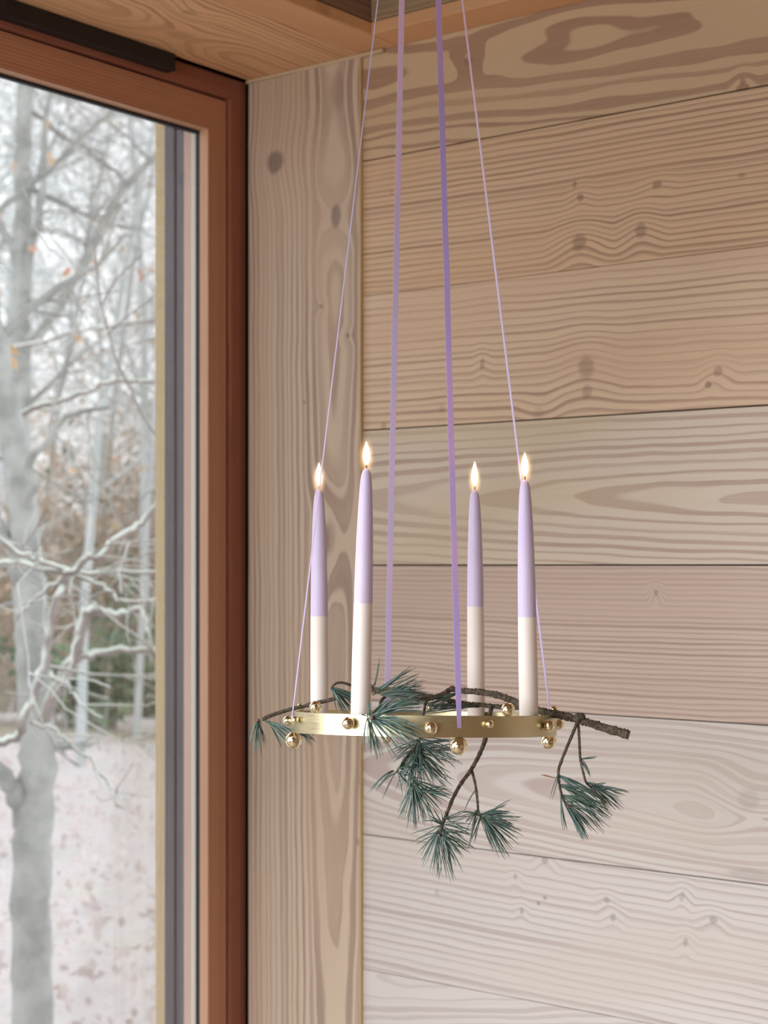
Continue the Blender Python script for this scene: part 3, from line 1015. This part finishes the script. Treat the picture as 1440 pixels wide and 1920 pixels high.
# upward sprig
tuft(T_up, dict(a_list=[(700, 1288, 1.83), (703, 1290, 1.83)], tips=[(706, 1238, 1.83), (717, 1228, 1.83)], count=2, jit=4, sag=(-.02, .02)),
     dict(a_list=[(706, 1291, 1.83), (712, 1294, 1.83)], tips=[(748, 1262, 1.83), (774, 1250, 1.82), (783, 1263, 1.83)], count=5, jit=5, sag=(-.02, .05)),
     dict(a_list=[(720, 1298, 1.82), (735, 1302, 1.82), (718, 1300, 1.82)], tips=[(782, 1270, 1.81), (800, 1284, 1.81), (790, 1298, 1.82), (805, 1305, 1.81)], count=16, jit=9, sag=(-.02, .06)),
     dict(a_list=[(715, 1302, 1.80), (722, 1306, 1.79)], tips=[(760, 1290, 1.78), (800, 1303, 1.77), (770, 1320, 1.77)], count=10, jit=12, sag=(.0, .08)))
# front tuft before the band
tuft(T_front, dict(a_list=[(692, 1345, 1.68), (698, 1346, 1.68), (702, 1348, 1.68)], tips=[(730, 1308, 1.69), (790, 1304, 1.68), (805, 1312, 1.69), (795, 1330, 1.67)], count=20, jit=8, sag=(.02, .12)),
     dict(a_list=[(694, 1347, 1.68), (702, 1350, 1.68)], tips=[(748, 1351, 1.66), (790, 1372, 1.66), (800, 1390, 1.66), (760, 1405, 1.66), (742, 1430, 1.67)], count=28, jit=12, sag=(.0, .10)),
     dict(a_list=[(690, 1347, 1.68), (696, 1350, 1.68)], tips=[(730, 1428, 1.67), (708, 1425, 1.67), (694, 1412, 1.67), (677, 1402, 1.68)], count=11, jit=6, sag=(-.02, .05)),
     dict(a_list=[(688, 1344, 1.68), (692, 1342, 1.68)], tips=[(688, 1318, 1.69), (704, 1306, 1.69), (668, 1352, 1.67)], count=5, jit=4, sag=(-.02, .05)))
# along the back of the ring
tuft(SIDE, dict(a_list=[(885, 1322, 1.86), (850, 1318, 1.86), (900, 1325, 1.86)], tips=[(800, 1322, 1.85), (785, 1332, 1.85), (810, 1336, 1.84)], count=14, jit=8, sag=(-.03, .05)),
     dict(a_list=[(838, 1305, 1.835), (855, 1300, 1.835)], tips=[(800, 1315, 1.82), (790, 1325, 1.82), (815, 1330, 1.82)], count=8, jit=8, sag=(-.03, .05)))
# hanging middle tufts
tuft(T_mid, dict(a_list=[(788, 1385, 1.78), (784, 1395, 1.78), (780, 1405, 1.78)], tips=[(733, 1400, 1.78), (742, 1440, 1.77), (765, 1462, 1.77), (800, 1460, 1.76), (835, 1448, 1.77), (858, 1428, 1.77), (862, 1408, 1.78), (845, 1385, 1.79)], count=46, jit=12, sag=(-.04, .08)))
tuft(T_mid, dict(a_list=[(783, 1405, 1.775), (780, 1420, 1.775)], tips=[(752, 1470, 1.76), (772, 1490, 1.76), (810, 1478, 1.77), (848, 1478, 1.77), (850, 1455, 1.78)], count=26, jit=12, sag=(-.04, .08)))
tuft(T_mid2, dict(a_list=[(742, 1447, 1.77), (738, 1445, 1.77)], tips=[(690, 1482, 1.77), (700, 1478, 1.77), (718, 1500, 1.77)], count=6, jit=4, sag=(.04, .14)),
     dict(a_list=[(748, 1438, 1.77), (760, 1420, 1.775), (744, 1447, 1.77)], tips=[(736, 1470, 1.77), (765, 1495, 1.77), (790, 1470, 1.77), (800, 1420, 1.77), (740, 1400, 1.78)], count=14, jit=12, sag=(-.04, .06)))
tuft(T_mid, dict(a_list=[(774, 1462, 1.77), (776, 1475, 1.768), (777, 1482, 1.768)], tips=[(745, 1520, 1.77), (758, 1545, 1.765), (772, 1555, 1.765), (785, 1552, 1.765), (808, 1545, 1.77), (815, 1530, 1.77), (832, 1510, 1.77), (855, 1492, 1.77), (845, 1480, 1.775)], count=38, jit=10, sag=(-.03, .07)))
# long hanging twig
tuft(T_long, dict(a_list=[(823, 1563, 1.78), (825, 1556, 1.78), (828, 1548, 1.78)], tips=[(765, 1556, 1.78), (788, 1610, 1.78), (800, 1622, 1.78), (816, 1645, 1.775), (836, 1652, 1.775), (850, 1640, 1.78), (862, 1625, 1.78), (868, 1600, 1.78), (895, 1605, 1.78), (880, 1570, 1.78), (885, 1555, 1.79)], count=38, jit=8, sag=(-.02, .08)),
     dict(a_list=[(830, 1545, 1.78), (835, 1535, 1.78)], tips=[(790, 1542, 1.775), (800, 1520, 1.775), (870, 1525, 1.77), (880, 1540, 1.77), (880, 1570, 1.77)], count=12, jit=10, sag=(-.03, .06)))
tuft(T_fork, dict(a_list=[(899, 1528, 1.795), (904, 1533, 1.795), (908, 1538, 1.795)], tips=[(953, 1500, 1.79), (958, 1522, 1.79), (974, 1532, 1.785), (975, 1555, 1.785), (973, 1575, 1.79), (960, 1605, 1.79), (942, 1608, 1.79), (922, 1600, 1.80)], count=36, jit=7, sag=(.0, .09)),
     dict(a_list=[(896, 1518, 1.795), (900, 1528, 1.795)], tips=[(850, 1522, 1.80), (865, 1535, 1.79), (880, 1575, 1.79), (876, 1600, 1.79), (895, 1572, 1.79)], count=9, jit=6, sag=(-.03, .12)),
     dict(a_list=[(893, 1480, 1.795)], tips=[(872, 1520, 1.795), (866, 1528, 1.795)], count=1, jit=3))
# right hand twigs
tuft(T_r1, dict(a_list=[(1048, 1455, 1.785), (1050, 1472, 1.785), (1055, 1492, 1.785), (1060, 1505, 1.785)], tips=[(1135, 1500, 1.78), (1152, 1515, 1.775), (1148, 1530, 1.775), (1140, 1552, 1.775), (1125, 1560, 1.78)], count=30, jit=7, sag=(.02, .10)),
     dict(a_list=[(1060, 1508, 1.785), (1064, 1514, 1.785)], tips=[(1126, 1562, 1.775), (1105, 1570, 1.775), (1100, 1580, 1.775), (1088, 1572, 1.78)], count=14, jit=6, sag=(.0, .10)),
     dict(a_list=[(1050, 1480, 1.785), (1052, 1486, 1.785)], tips=[(1056, 1555, 1.785), (1064, 1563, 1.785)], count=4, jit=4, sag=(-.12, -.04)),
     dict(a_list=[(1046, 1450, 1.785)], tips=[(1026, 1510, 1.785), (1034, 1512, 1.785)], count=1, jit=3, sag=(.06, .10)))
tuft(T_r2, dict(a_list=[(1100, 1468, 1.80), (1108, 1475, 1.80), (1113, 1478, 1.80)], tips=[(1132, 1466, 1.80), (1178, 1488, 1.79), (1176, 1498, 1.79), (1170, 1508, 1.79), (1160, 1520, 1.79), (1140, 1525, 1.79)], count=17, jit=6, sag=(.0, .08)),
     dict(a_list=[(1089, 1422, 1.80)], tips=[(1123, 1418, 1.80), (1122, 1428, 1.80)], count=1, jit=3, sag=(-.02, .02)),
     dict(a_list=[(1090, 1425, 1.80), (1091, 1432, 1.80)], tips=[(1106, 1455, 1.80), (1112, 1462, 1.80), (1084, 1440, 1.80)], count=4, jit=3))
# buds, a dry bract
for q, r in (((697, 1346, 1.676), .0022), ((823, 1566, 1.775), .0018), ((1065, 1513, 1.782), .0016), ((483, 1350, 1.849), .0018)):
    p = at(*q)
    tb = Tubes()
    d = (FWD * -1 + RGT * .3).normalized()
    tb.add([p - PBASE - d * .003, p - PBASE, p - PBASE + d * .002, p - PBASE + d * .0035], [r * .6, r, r * .8, r * .2], 8)
    o = tb.build('bud', M['bud'], pine); o.matrix_parent_inverse = Matrix()
tb = Tubes()
tb.add([q - PBASE for q in P([(1014, 1453, 1.785), (1022, 1454, 1.785), (1034, 1457, 1.785), (1045, 1459, 1.785)])], [.0002, .0010, .0007, .0004], 6)
o = tb.build('dry_bract', M['bract'], pine); o.matrix_parent_inverse = Matrix()

# ------------------------------------------------------------------ woodland outside
GZ = -0.32


def bark_mat(name, c1, c2, scale=6.0, lichen=None):
    b = NB(name)
    tc = b.n('ShaderNodeTexCoord')
    nz = b.noise(tc.outputs['Object'], scale, 4, .6)
    col = b.mix(b.ramp(nz, .35, .65), c1, c2)
    if lichen:
        nz2 = b.noise(tc.outputs['Object'], scale * 2.3, 3, .5)
        gn = b.n('ShaderNodeNewGeometry'); sp = b.n('ShaderNodeSeparateXYZ'); b.t.links.new(gn.outputs['Normal'], sp.inputs[0])
        up = b.ramp(b.math('ADD', sp.outputs[2], b.math('MULTIPLY', b.math('SUBTRACT', nz2, .5), 1.4)), -.2, .5, 0, .9)
        col = b.mix(up, col, lichen)
    p = b.principled(col, .9)
    b.bump(p, nz, .5, .01)
    return b.m


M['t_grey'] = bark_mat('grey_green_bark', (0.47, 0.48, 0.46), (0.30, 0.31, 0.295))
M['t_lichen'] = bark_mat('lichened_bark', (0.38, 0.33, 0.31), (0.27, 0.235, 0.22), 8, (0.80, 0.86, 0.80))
M['t_far'] = bark_mat('haze_pale_bark', (0.60, 0.63, 0.63), (0.48, 0.53, 0.53), 3)  # haze over the distant trees is put into this bark colour
M['t_brown'] = bark_mat('brown_twig_bark', (0.62, 0.53, 0.45), (0.48, 0.40, 0.335), 3)
M['log'] = bark_mat('pale_log', (0.80, 0.77, 0.75), (0.55, 0.51, 0.49), 5)
M['leaf_red'] = simple('rust_leaf', (0.56, 0.30, 0.22), .7, color2=(0.60, 0.44, 0.24), scale=3)
M['leaf_tan'] = simple('tan_leaf', (0.66, 0.52, 0.33), .8, color2=(0.62, 0.40, 0.28), scale=2)
M['leaf_green'] = simple('evergreen_leaf', (0.115, 0.20, 0.135), .5, color2=(0.20, 0.27, 0.15), scale=4)

b = NB('leaf_litter_ground')
tc = b.n('ShaderNodeTexCoord')
n1 = b.noise(tc.outputs['Object'], 1.6, 5, .6)
n2 = b.noise(tc.outputs['Object'], 14, 4, .65)
col = b.mix(b.ramp(n2, .35, .68), (0.66, 0.625, 0.62), (0.58, 0.53, 0.525))
col = b.mix(b.ramp(n1, .56, .70, 0, .6), col, (0.60, 0.62, 0.50))
gx, gy, gz_ = b.objco()          # beyond the clearing the ground turns to brown forest floor
gd = b.math('ADD', b.math('ADD', b.math('MULTIPLY', gx, FWD.x), b.math('MULTIPLY', gy, FWD.y)), b.math('MULTIPLY', n1, 2.5))
col = b.mix(b.ramp(gd, 16.9, 18.6), col, b.mix(b.ramp(n2, .35, .68), (0.44, 0.39, 0.32), (0.30, 0.26, 0.20)))
p = b.principled(col, .95); b.bump(p, n2, .5, .03)
M['ground'] = b.m
rng = random.Random(3)
gv, gf = [], []
GN = 60
gc = at(150, 1060, 18)
for i in range(GN + 1):
    for j in range(GN + 1):
        x = -60 + (i / GN) * 57.8
        y = -25 + (j / GN) * 75
        d = -x - 2.3
        z = GZ + .06 * math.sin(x * .7 + y * .4) + .05 * math.sin(y * .9 - x * .3) + rng.uniform(-.02, .02) + max(0, d - 22) * .035
        if d < 3: z = GZ - .02
        gv.append((x, y, z))
for i in range(GN):
    for j in range(GN):
        gf.append((i * (GN + 1) + j, (i + 1) * (GN + 1) + j, (i + 1) * (GN + 1) + j + 1, i * (GN + 1) + j + 1))
g = mesh_obj('ground', gv, gf, M['ground'], None, True)
tag(g, 'leaf strewn woodland ground outside the window', kind='structure')


def leaves_mesh(name, spots, size, mat, parent, rr):
    v, f = [], []
    for p in spots:
        a = Vector((rr.gauss(0, 1), rr.gauss(0, 1), rr.gauss(0, 1))).normalized()
        c = a.orthogonal().normalized()
        s = size * rr.uniform(.6, 1.3)
        n = len(v)
        nn = a.cross(c) * s * .18
        v += [p - a * s, p + c * s * .55 + nn, p + a * s, p - c * s * .55 + nn]
        f += [(n, n + 1, n + 2), (n, n + 2, n + 3)]
    o = mesh_obj(name, v, f, mat, parent)
    o['kind'] = 'stuff'
    return o


# litter close to the house: too many to count
rr = random.Random(8)
sp = []
for i in range(3500):
    zz = rr.uniform(5.5, 17)
    px = rr.uniform(-700, 500)
    q = at(px, 1060, zz)
    sp.append(Vector((q.x, q.y, GZ + rr.uniform(.03, .10))))
o = leaves_mesh('fallen_leaves', sp, .035, simple('dry_leaf', (0.74, 0.67, 0.65), .8, color2=(0.66, 0.57, 0.545), scale=.8), None, rr)
tag(o, 'dry fallen leaves scattered over the woodland ground', 'leaves', kind='stuff')


def grow(tb, p, d, length, r, level, rr, ends, droop=0.0, wig=.22, maxl=3, kids=(5, 7)):
    n = 5 if level < 2 else 4
    pts, rad = [p.copy()], [r]
    step = length / n
    dirs = []
    for i in range(n):
        d = (d + Vector((rr.gauss(0, wig), rr.gauss(0, wig), rr.gauss(0, wig * .7) + .06 - droop))).normalized()
        p = p + d * step
        pts.append(p.copy()); rad.append(max(r * (1 - .8 * (i + 1) / n), .0025)); dirs.append(d.copy())
    tb.add(pts, rad, 7 if level == 0 else (5 if level == 1 else 3), False)
    if level >= maxl:
        ends.append(p.copy())
        return
    k = rr.randint(*kids)
    for i in range(k):
        t = rr.uniform(.25, 1.0) if level else rr.uniform(.22, 1.0)
        x = t * n
        j = min(int(x), n - 1)
        q = pts[j].lerp(pts[j + 1], x - j)
        base_d = dirs[j]
        side = Vector((rr.gauss(0, 1), rr.gauss(0, 1), rr.gauss(0, .5)))
        side = (side - base_d * side.dot(base_d)).normalized()
        nd = (base_d * rr.uniform(.4, .9) + side * rr.uniform(.6, 1.0)).normalized()
        rc = max(rad[j] * rr.uniform(.35, .6), .003)
        grow(tb, q, nd, length * rr.uniform(.38, .62) * (1.1 - .35 * t), rc, level + 1, rr, ends, droop, wig, maxl, kids)


def tree(name, px, zd, h, r, seed, mat, label, group=None, lean=(0, 0), maxl=3, kids=(6, 8), leaves=14, brmat=None):
    rr = random.Random(seed)
    q = at(px, 1060, zd)
    base = Vector((q.x, q.y, GZ - .05 + max(0, -q.x - 24.3) * .035))
    e = empty(name, base)
    tag(e, label, 'tree', group)
    tb = Tubes(); ends = []
    grow(tb, Vector((0, 0, 0)), Vector((lean[0], lean[1], 1)).normalized(), h, r, 0, rr, ends, 0, .07, 0, (0, 0))
    tp = [Vector(tb.v[i * 7]) for i in range(6)]
    # axis of the trunk from ring centres
    cen = [sum((Vector(tb.v[i * 7 + k]) for k in range(7)), Vector()) / 7 for i in range(6)]
    o = tb.build('trunk', mat, e); o.matrix_parent_inverse = Matrix()
    tb = Tubes(); ends = []
    for i in range(rr.randint(9, 12)):
        t = rr.uniform(.22, .98) * 5
        j = min(int(t), 4)
        c = cen[j].lerp(cen[j + 1], t - j)
        a = rr.uniform(0, 2 * math.pi)
        nd = Vector((math.cos(a), math.sin(a), rr.uniform(.1, .9))).normalized()
        grow(tb, c, nd, h * rr.uniform(.22, .40), r * rr.uniform(.22, .42) * (1.15 - t / 6), 1, rr, ends, 0, .2, maxl, kids)
    o = tb.build('branches', brmat or mat, e); o.matrix_parent_inverse = Matrix()
    o['kind'] = 'stuff'
    if leaves:
        o = leaves_mesh('leaves', [rr.choice(ends) + Vector((0, 0, -.03)) for _ in range(leaves)], .035, M['leaf_red'], e, rr)
        o.matrix_parent_inverse = Matrix()
    return e


def copy_tree(src, px, zd, rotz, s, label, group):
    q = at(px, 1060, zd)
    e = src.copy(); COL.objects.link(e)
    e.location = (q.x, q.y, GZ - .05 + max(0, -q.x - 24.3) * .035)
    e.rotation_euler = (0, 0, rotz)
    e.scale = (s, s, s)
    tag(e, label, 'tree', group)
    for ch in list(src.children):
        c = ch.copy(); COL.objects.link(c); c.parent = e
    return e


# nearest tree, traced: stout trunk at the left with lichened boughs
fg_base = at(60, 1060, 6.2); fg_base.z = GZ
fg = empty('bare_tree', fg_base)
tag(fg, 'nearest bare tree with stout grey trunk and pale lichened boughs outside window', 'tree')


def fgtube(name, l, r0, r1, mat, z=None, sides=9, sub=4, extra=0, seed=1):
    pts = smooth_path(P(l, z), sub)
    n = len(pts)
    rr = random.Random(seed)
    pts = [q + Vector((rr.gauss(0, .006), rr.gauss(0, .006), rr.gauss(0, .006))) for q in pts]
    tb = Tubes()
    tb.add([q - fg_base for q in pts], lerp_list([r0, r1], n), sides, True, .05, rr)
    ends = []
    for i in range(extra):
        j = rr.randrange(n // 4, n - 1)
        d = (pts[j + 1] - pts[j]).normalized()
        sd = Vector((rr.gauss(0, 1), rr.gauss(0, 1), rr.gauss(0, .8))).normalized()
        grow(tb, pts[j] - fg_base, (d * .6 + sd).normalized(), rr.uniform(.3, .8), max(.004, r1 * .6), 2, rr, ends, .03, .22, 3, (4, 6))
    o = tb.build(name, mat, fg); o.matrix_parent_inverse = Matrix()
    return o


gpx = 1060 + 1.82 / 6.2 * F + 20
fgtube('trunk', [(60, gpx, 6.2), (60, 1920, 6.2), (57, 1740, 6.2), (60, 1580, 6.2), (68, 1460, 6.2), (72, 1380, 6.2), (70, 1290, 6.2), (62, 1190, 6.2), (58, 1110, 6.25), (45, 1050, 6.3), (42, 960, 6.3), (30, 860, 6.35), (10, 760, 6.4), (-20, 600, 6.4), (-60, 400, 6.4), (-90, 100, 6.4)], .078, .045, M['t_grey'], sides=14, extra=6)
fgtube('bough', [(-140, 1330, 6.0), (-60, 1395, 6.05), (0, 1445, 6.1), (28, 1482, 6.15), (46, 1540, 6.2)], .022, .04, M['t_grey'], seed=2)
fgtube('bough', [(-60, 1400, 5.2), (0, 1390, 5.2), (38, 1374, 5.2), (55, 1325, 5.2), (80, 1260, 5.2), (98, 1170, 5.2), (118, 1095, 5.2), (140, 1070, 5.2), (182, 1043, 5.2), (240, 1000, 5.25), (275, 972, 5.3), (320, 900, 5.3), (370, 830, 5.3)], .015, .010, M['t_lichen'], extra=5, seed=3)
fgtube('bough', [(-80, 960, 5.3), (0, 1012, 5.3), (40, 1036, 5.3), (75, 1052, 5.3), (120, 1066, 5.25), (150, 1080, 5.2), (190, 1102, 5.2), (213, 1112, 5.2), (232, 1128, 5.2), (300, 1128, 5.2)], .010, .006, M['t_lichen'], extra=3, seed=4)
fgtube('bough', [(-80, 1040, 5.6), (0, 1052, 5.5), (40, 1060, 5.4), (110, 1070, 5.3), (150, 1072, 5.3), (220, 1076, 5.3), (340, 1078, 5.3)], .012, .007, M['t_lichen'], extra=3, seed=5)
fgtube('bough', [(72, 1380, 6.2), (95, 1320, 6.1), (120, 1266, 6.0), (146, 1232, 5.95), (150, 1195, 5.9), (160, 1155, 5.9), (178, 1146, 5.9), (220, 1150, 5.9), (265, 1140, 5.9), (330, 1118, 5.9), (400, 1110, 5.9)], .026, .011, M['t_lichen'], extra=3, seed=6)
fgtube('bough', [(146, 1232, 5.95), (170, 1228, 5.9), (200, 1220, 5.9), (300, 1218, 5.85), (390, 1205, 5.8)], .015, .011, M['t_lichen'], extra=2, seed=7)
fgtube('bough', [(86, 1266, 5.2), (120, 1282, 5.2), (145, 1318, 5.2), (190, 1348, 5.2)], .007, .004, M['t_lichen'], extra=1, seed=8)
fgtube('bough', [(58, 1358, 5.2), (100, 1364, 5.2), (130, 1392, 5.2), (180, 1442, 5.2), (235, 1520, 5.2)], .007, .004, M['t_lichen'], extra=2, seed=9)
fgtube('bough', [(116, 1080, 5.2), (85, 1112, 5.2), (50, 1136, 5.2), (32, 1156, 5.2)], .008, .004, M['t_lichen'], extra=1, seed=10)
fgtube('bough', [(270, 1140, 5.9), (275, 1190, 5.8), (284, 1245, 5.8)], .008, .005, M['t_lichen'], extra=1, seed=11)
fgtube('bough', [(42, 960, 6.3), (60, 920, 6.2), (52, 860, 6.2), (90, 830, 6.1), (120, 780, 6.1), (200, 760, 6.0)], .02, .008, M['t_grey'], extra=4, seed=12)
fgtube('bough', [(-60, 815, 6.6), (0, 792, 6.6), (60, 765, 6.6), (150, 742, 6.6), (200, 716, 6.6), (290, 714, 6.6), (400, 680, 6.6)], .013, .008, M['t_lichen'], extra=6, seed=13)

# second tree: tall trunk rising at the left of the pane
s_base = at(38, 1060, 10.5); s_base.z = GZ
save = fg, fg_base
fg_base = s_base
fg = empty('bare_tree', s_base)
tag(fg, 'tall bare tree with grey green trunk and a long slanting bough behind the nearest tree', 'tree')
fgtube('trunk', [(75, 1060 + 1.82 / 10.5 * F + 10, 10.5), (60, 1400, 10.5), (45, 1100, 10.5), (40, 880, 10.5), (38, 740, 10.5), (40, 620, 10.5), (42, 500, 10.5), (44, 350, 10.5), (46, 200, 10.5), (55, 0, 10.5), (70, -250, 10.5), (90, -500, 10.5)], .075, .042, M['t_grey'], sides=12, extra=10, seed=21)
fgtube('bough', [(45, 640, 10.5), (85, 615, 10.3), (125, 548, 10.2), (160, 480, 10.1), (195, 420, 10.1), (235, 345, 10.1), (300, 285, 10.1), (360, 190, 10.1)], .036, .018, M['t_grey'], extra=8, seed=22)
fgtube('bough', [(-60, 425, 10), (0, 392, 10), (60, 345, 10), (115, 298, 10), (160, 250, 10), (205, 212, 10), (260, 150, 10)], .022, .012, M['t_grey'], extra=8, seed=23)
fgtube('bough', [(-60, 350, 10.5), (0, 420, 10.5), (25, 470, 10.5), (42, 520, 10.5)], .02, .035, M['t_grey'], extra=3, seed=24)
fgtube('bough', [(-40, 668, 9.8), (60, 645, 9.8), (150, 620, 9.8), (250, 606, 9.8), (350, 590, 9.8)], .014, .009, M['t_lichen'], extra=6, seed=25)
fgtube('bough', [(40, 560, 10.5), (70, 420, 10.4), (80, 330, 10.4), (90, 200, 10.4), (130, 60, 10.4)], .03, .015, M['t_grey'], extra=6, seed=26)
fgtube('bough', [(235, 345, 10.1), (215, 320, 10.1), (180, 295, 10.1), (150, 270, 10.1)], .012, .007, M['t_grey'], extra=3, seed=27)
for q in ((225, 853, 8), (268, 872, 8), (130, 508, 9), (262, 515, 9), (178, 503, 9), (95, 300, 9), (85, 243, 9), (25, 310, 9), (140, 882, 8), (12, 670, 8), (22, 684, 8), (60, 470, 9), (150, 640, 8), (205, 1010, 8)):
    p_ = at(*q)
    rl = random.Random(q[0])
    o = leaves_mesh('leaf', [p_ - s_base + Vector((rl.gauss(0, .012), rl.gauss(0, .012), rl.gauss(0, .02))) for _ in range(2)], .034, M['leaf_red'], fg, rl)
    o.matrix_parent_inverse = Matrix()
fg, fg_base = save

G1 = 'slender bare trees of the background wood'
L1 = 'slender bare tree in the pale woodland far behind the nearest trees'
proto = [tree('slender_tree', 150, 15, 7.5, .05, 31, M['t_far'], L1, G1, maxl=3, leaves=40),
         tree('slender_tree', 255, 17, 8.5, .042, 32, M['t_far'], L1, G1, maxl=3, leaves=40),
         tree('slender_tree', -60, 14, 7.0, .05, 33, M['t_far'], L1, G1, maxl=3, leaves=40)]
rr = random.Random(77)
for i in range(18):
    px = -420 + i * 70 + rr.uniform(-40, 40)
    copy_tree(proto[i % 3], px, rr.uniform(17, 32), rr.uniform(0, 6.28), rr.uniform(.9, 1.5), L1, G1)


def shrub(px, zd, h, seed, label, group, mat, n=26, leaf=None, nleaf=0, name='bare_shrub', lsize=.07):
    rr = random.Random(seed)
    q = at(px, 1060, zd)
    e = empty(name, Vector((q.x, q.y, GZ - .05 + max(0, -q.x - 24.3) * .035)))
    tag(e, label, 'shrub', group)
    tb = Tubes(); ends = []
    for i in range(n):
        a = rr.uniform(0, 6.28); s = rr.uniform(.1, .9)
        grow(tb, Vector((rr.gauss(0, .35), rr.gauss(0, .35), 0)), Vector((math.cos(a) * s, math.sin(a) * s, 1)).normalized(), h * rr.uniform(.6, 1.1), .014, 1, rr, ends, .02, .2, 3, (4, 5))
    o = tb.build('stems', mat, e); o.matrix_parent_inverse = Matrix(); o['kind'] = 'stuff'
    if leaf:
        sp = [rr.choice(ends) * rr.uniform(.6, 1) + Vector((rr.gauss(0, .08), rr.gauss(0, .08), rr.gauss(0, .08))) for _ in range(nleaf)]
        o = leaves_mesh('leaves', sp, lsize, leaf, e, rr); o.matrix_parent_inverse = Matrix()
    return e


G2 = 'brown bare shrubs at the wood edge'
L2 = 'tangled brown shrub with few tan leaves at the edge of the wood'
s0 = shrub(120, 21, 3.4, 41, L2, G2, M['t_brown'], 30, M['leaf_tan'], 420, lsize=.05)
s1 = shrub(280, 23, 4.2, 42, L2, G2, M['t_brown'], 30, M['leaf_tan'], 420, lsize=.05)
for i in range(14):
    q = copy_tree((s0, s1)[i % 2], -340 + i * 85 + rr.uniform(-30, 30), rr.uniform(20, 30), rr.uniform(0, 6.28), rr.uniform(.9, 1.6), L2, G2)
    q['category'] = 'shrub'
shrub(215, 18.5, 1.5, 51, 'green leaved shrub growing behind the fallen log', None, M['t_brown'], 14, M['leaf_green'], 1500, 'evergreen_shrub')
shrub(235, 24, 2.9, 52, 'taller dark green shrub further back among bare trunks', None, M['t_brown'], 14, M['leaf_green'], 1300, 'evergreen_shrub')

# fallen logs
for l, r0, lab in (([(-260, 1362, 19.5), (-60, 1352, 19.2), (80, 1350, 19), (200, 1352, 18.8), (310, 1358, 18.6), (420, 1362, 18.4)], .085, 'long pale fallen trunk lying across the leaf litter'),
                   ([(232, 1362, 17.8), (275, 1364, 17.6), (330, 1368, 17.4), (390, 1372, 17.3)], .11, 'short pale log lying before the long fallen trunk')):
    pts = smooth_path(P(l), 4)
    base = pts[0].copy()
    e = empty('fallen_log', base)
    tag(e, lab, 'log')
    r_ = random.Random(6)
    tb = Tubes(); tb.add([q - base for q in pts], lerp_list([r0, r0 * .75], len(pts)), 12, True, .06, r_)
    o = tb.build('log_bark', M['log'], e); o.matrix_parent_inverse = Matrix()
    for k in (6, 10):
        tb = Tubes()
        tb.add([pts[k] - base, pts[k] - base + Vector((.05, .02, .16)), pts[k] - base + Vector((.1, .0, .26))], [.03, .022, .012], 7)
        o = tb.build('branch_stub', M['log'], e); o.matrix_parent_inverse = Matrix()
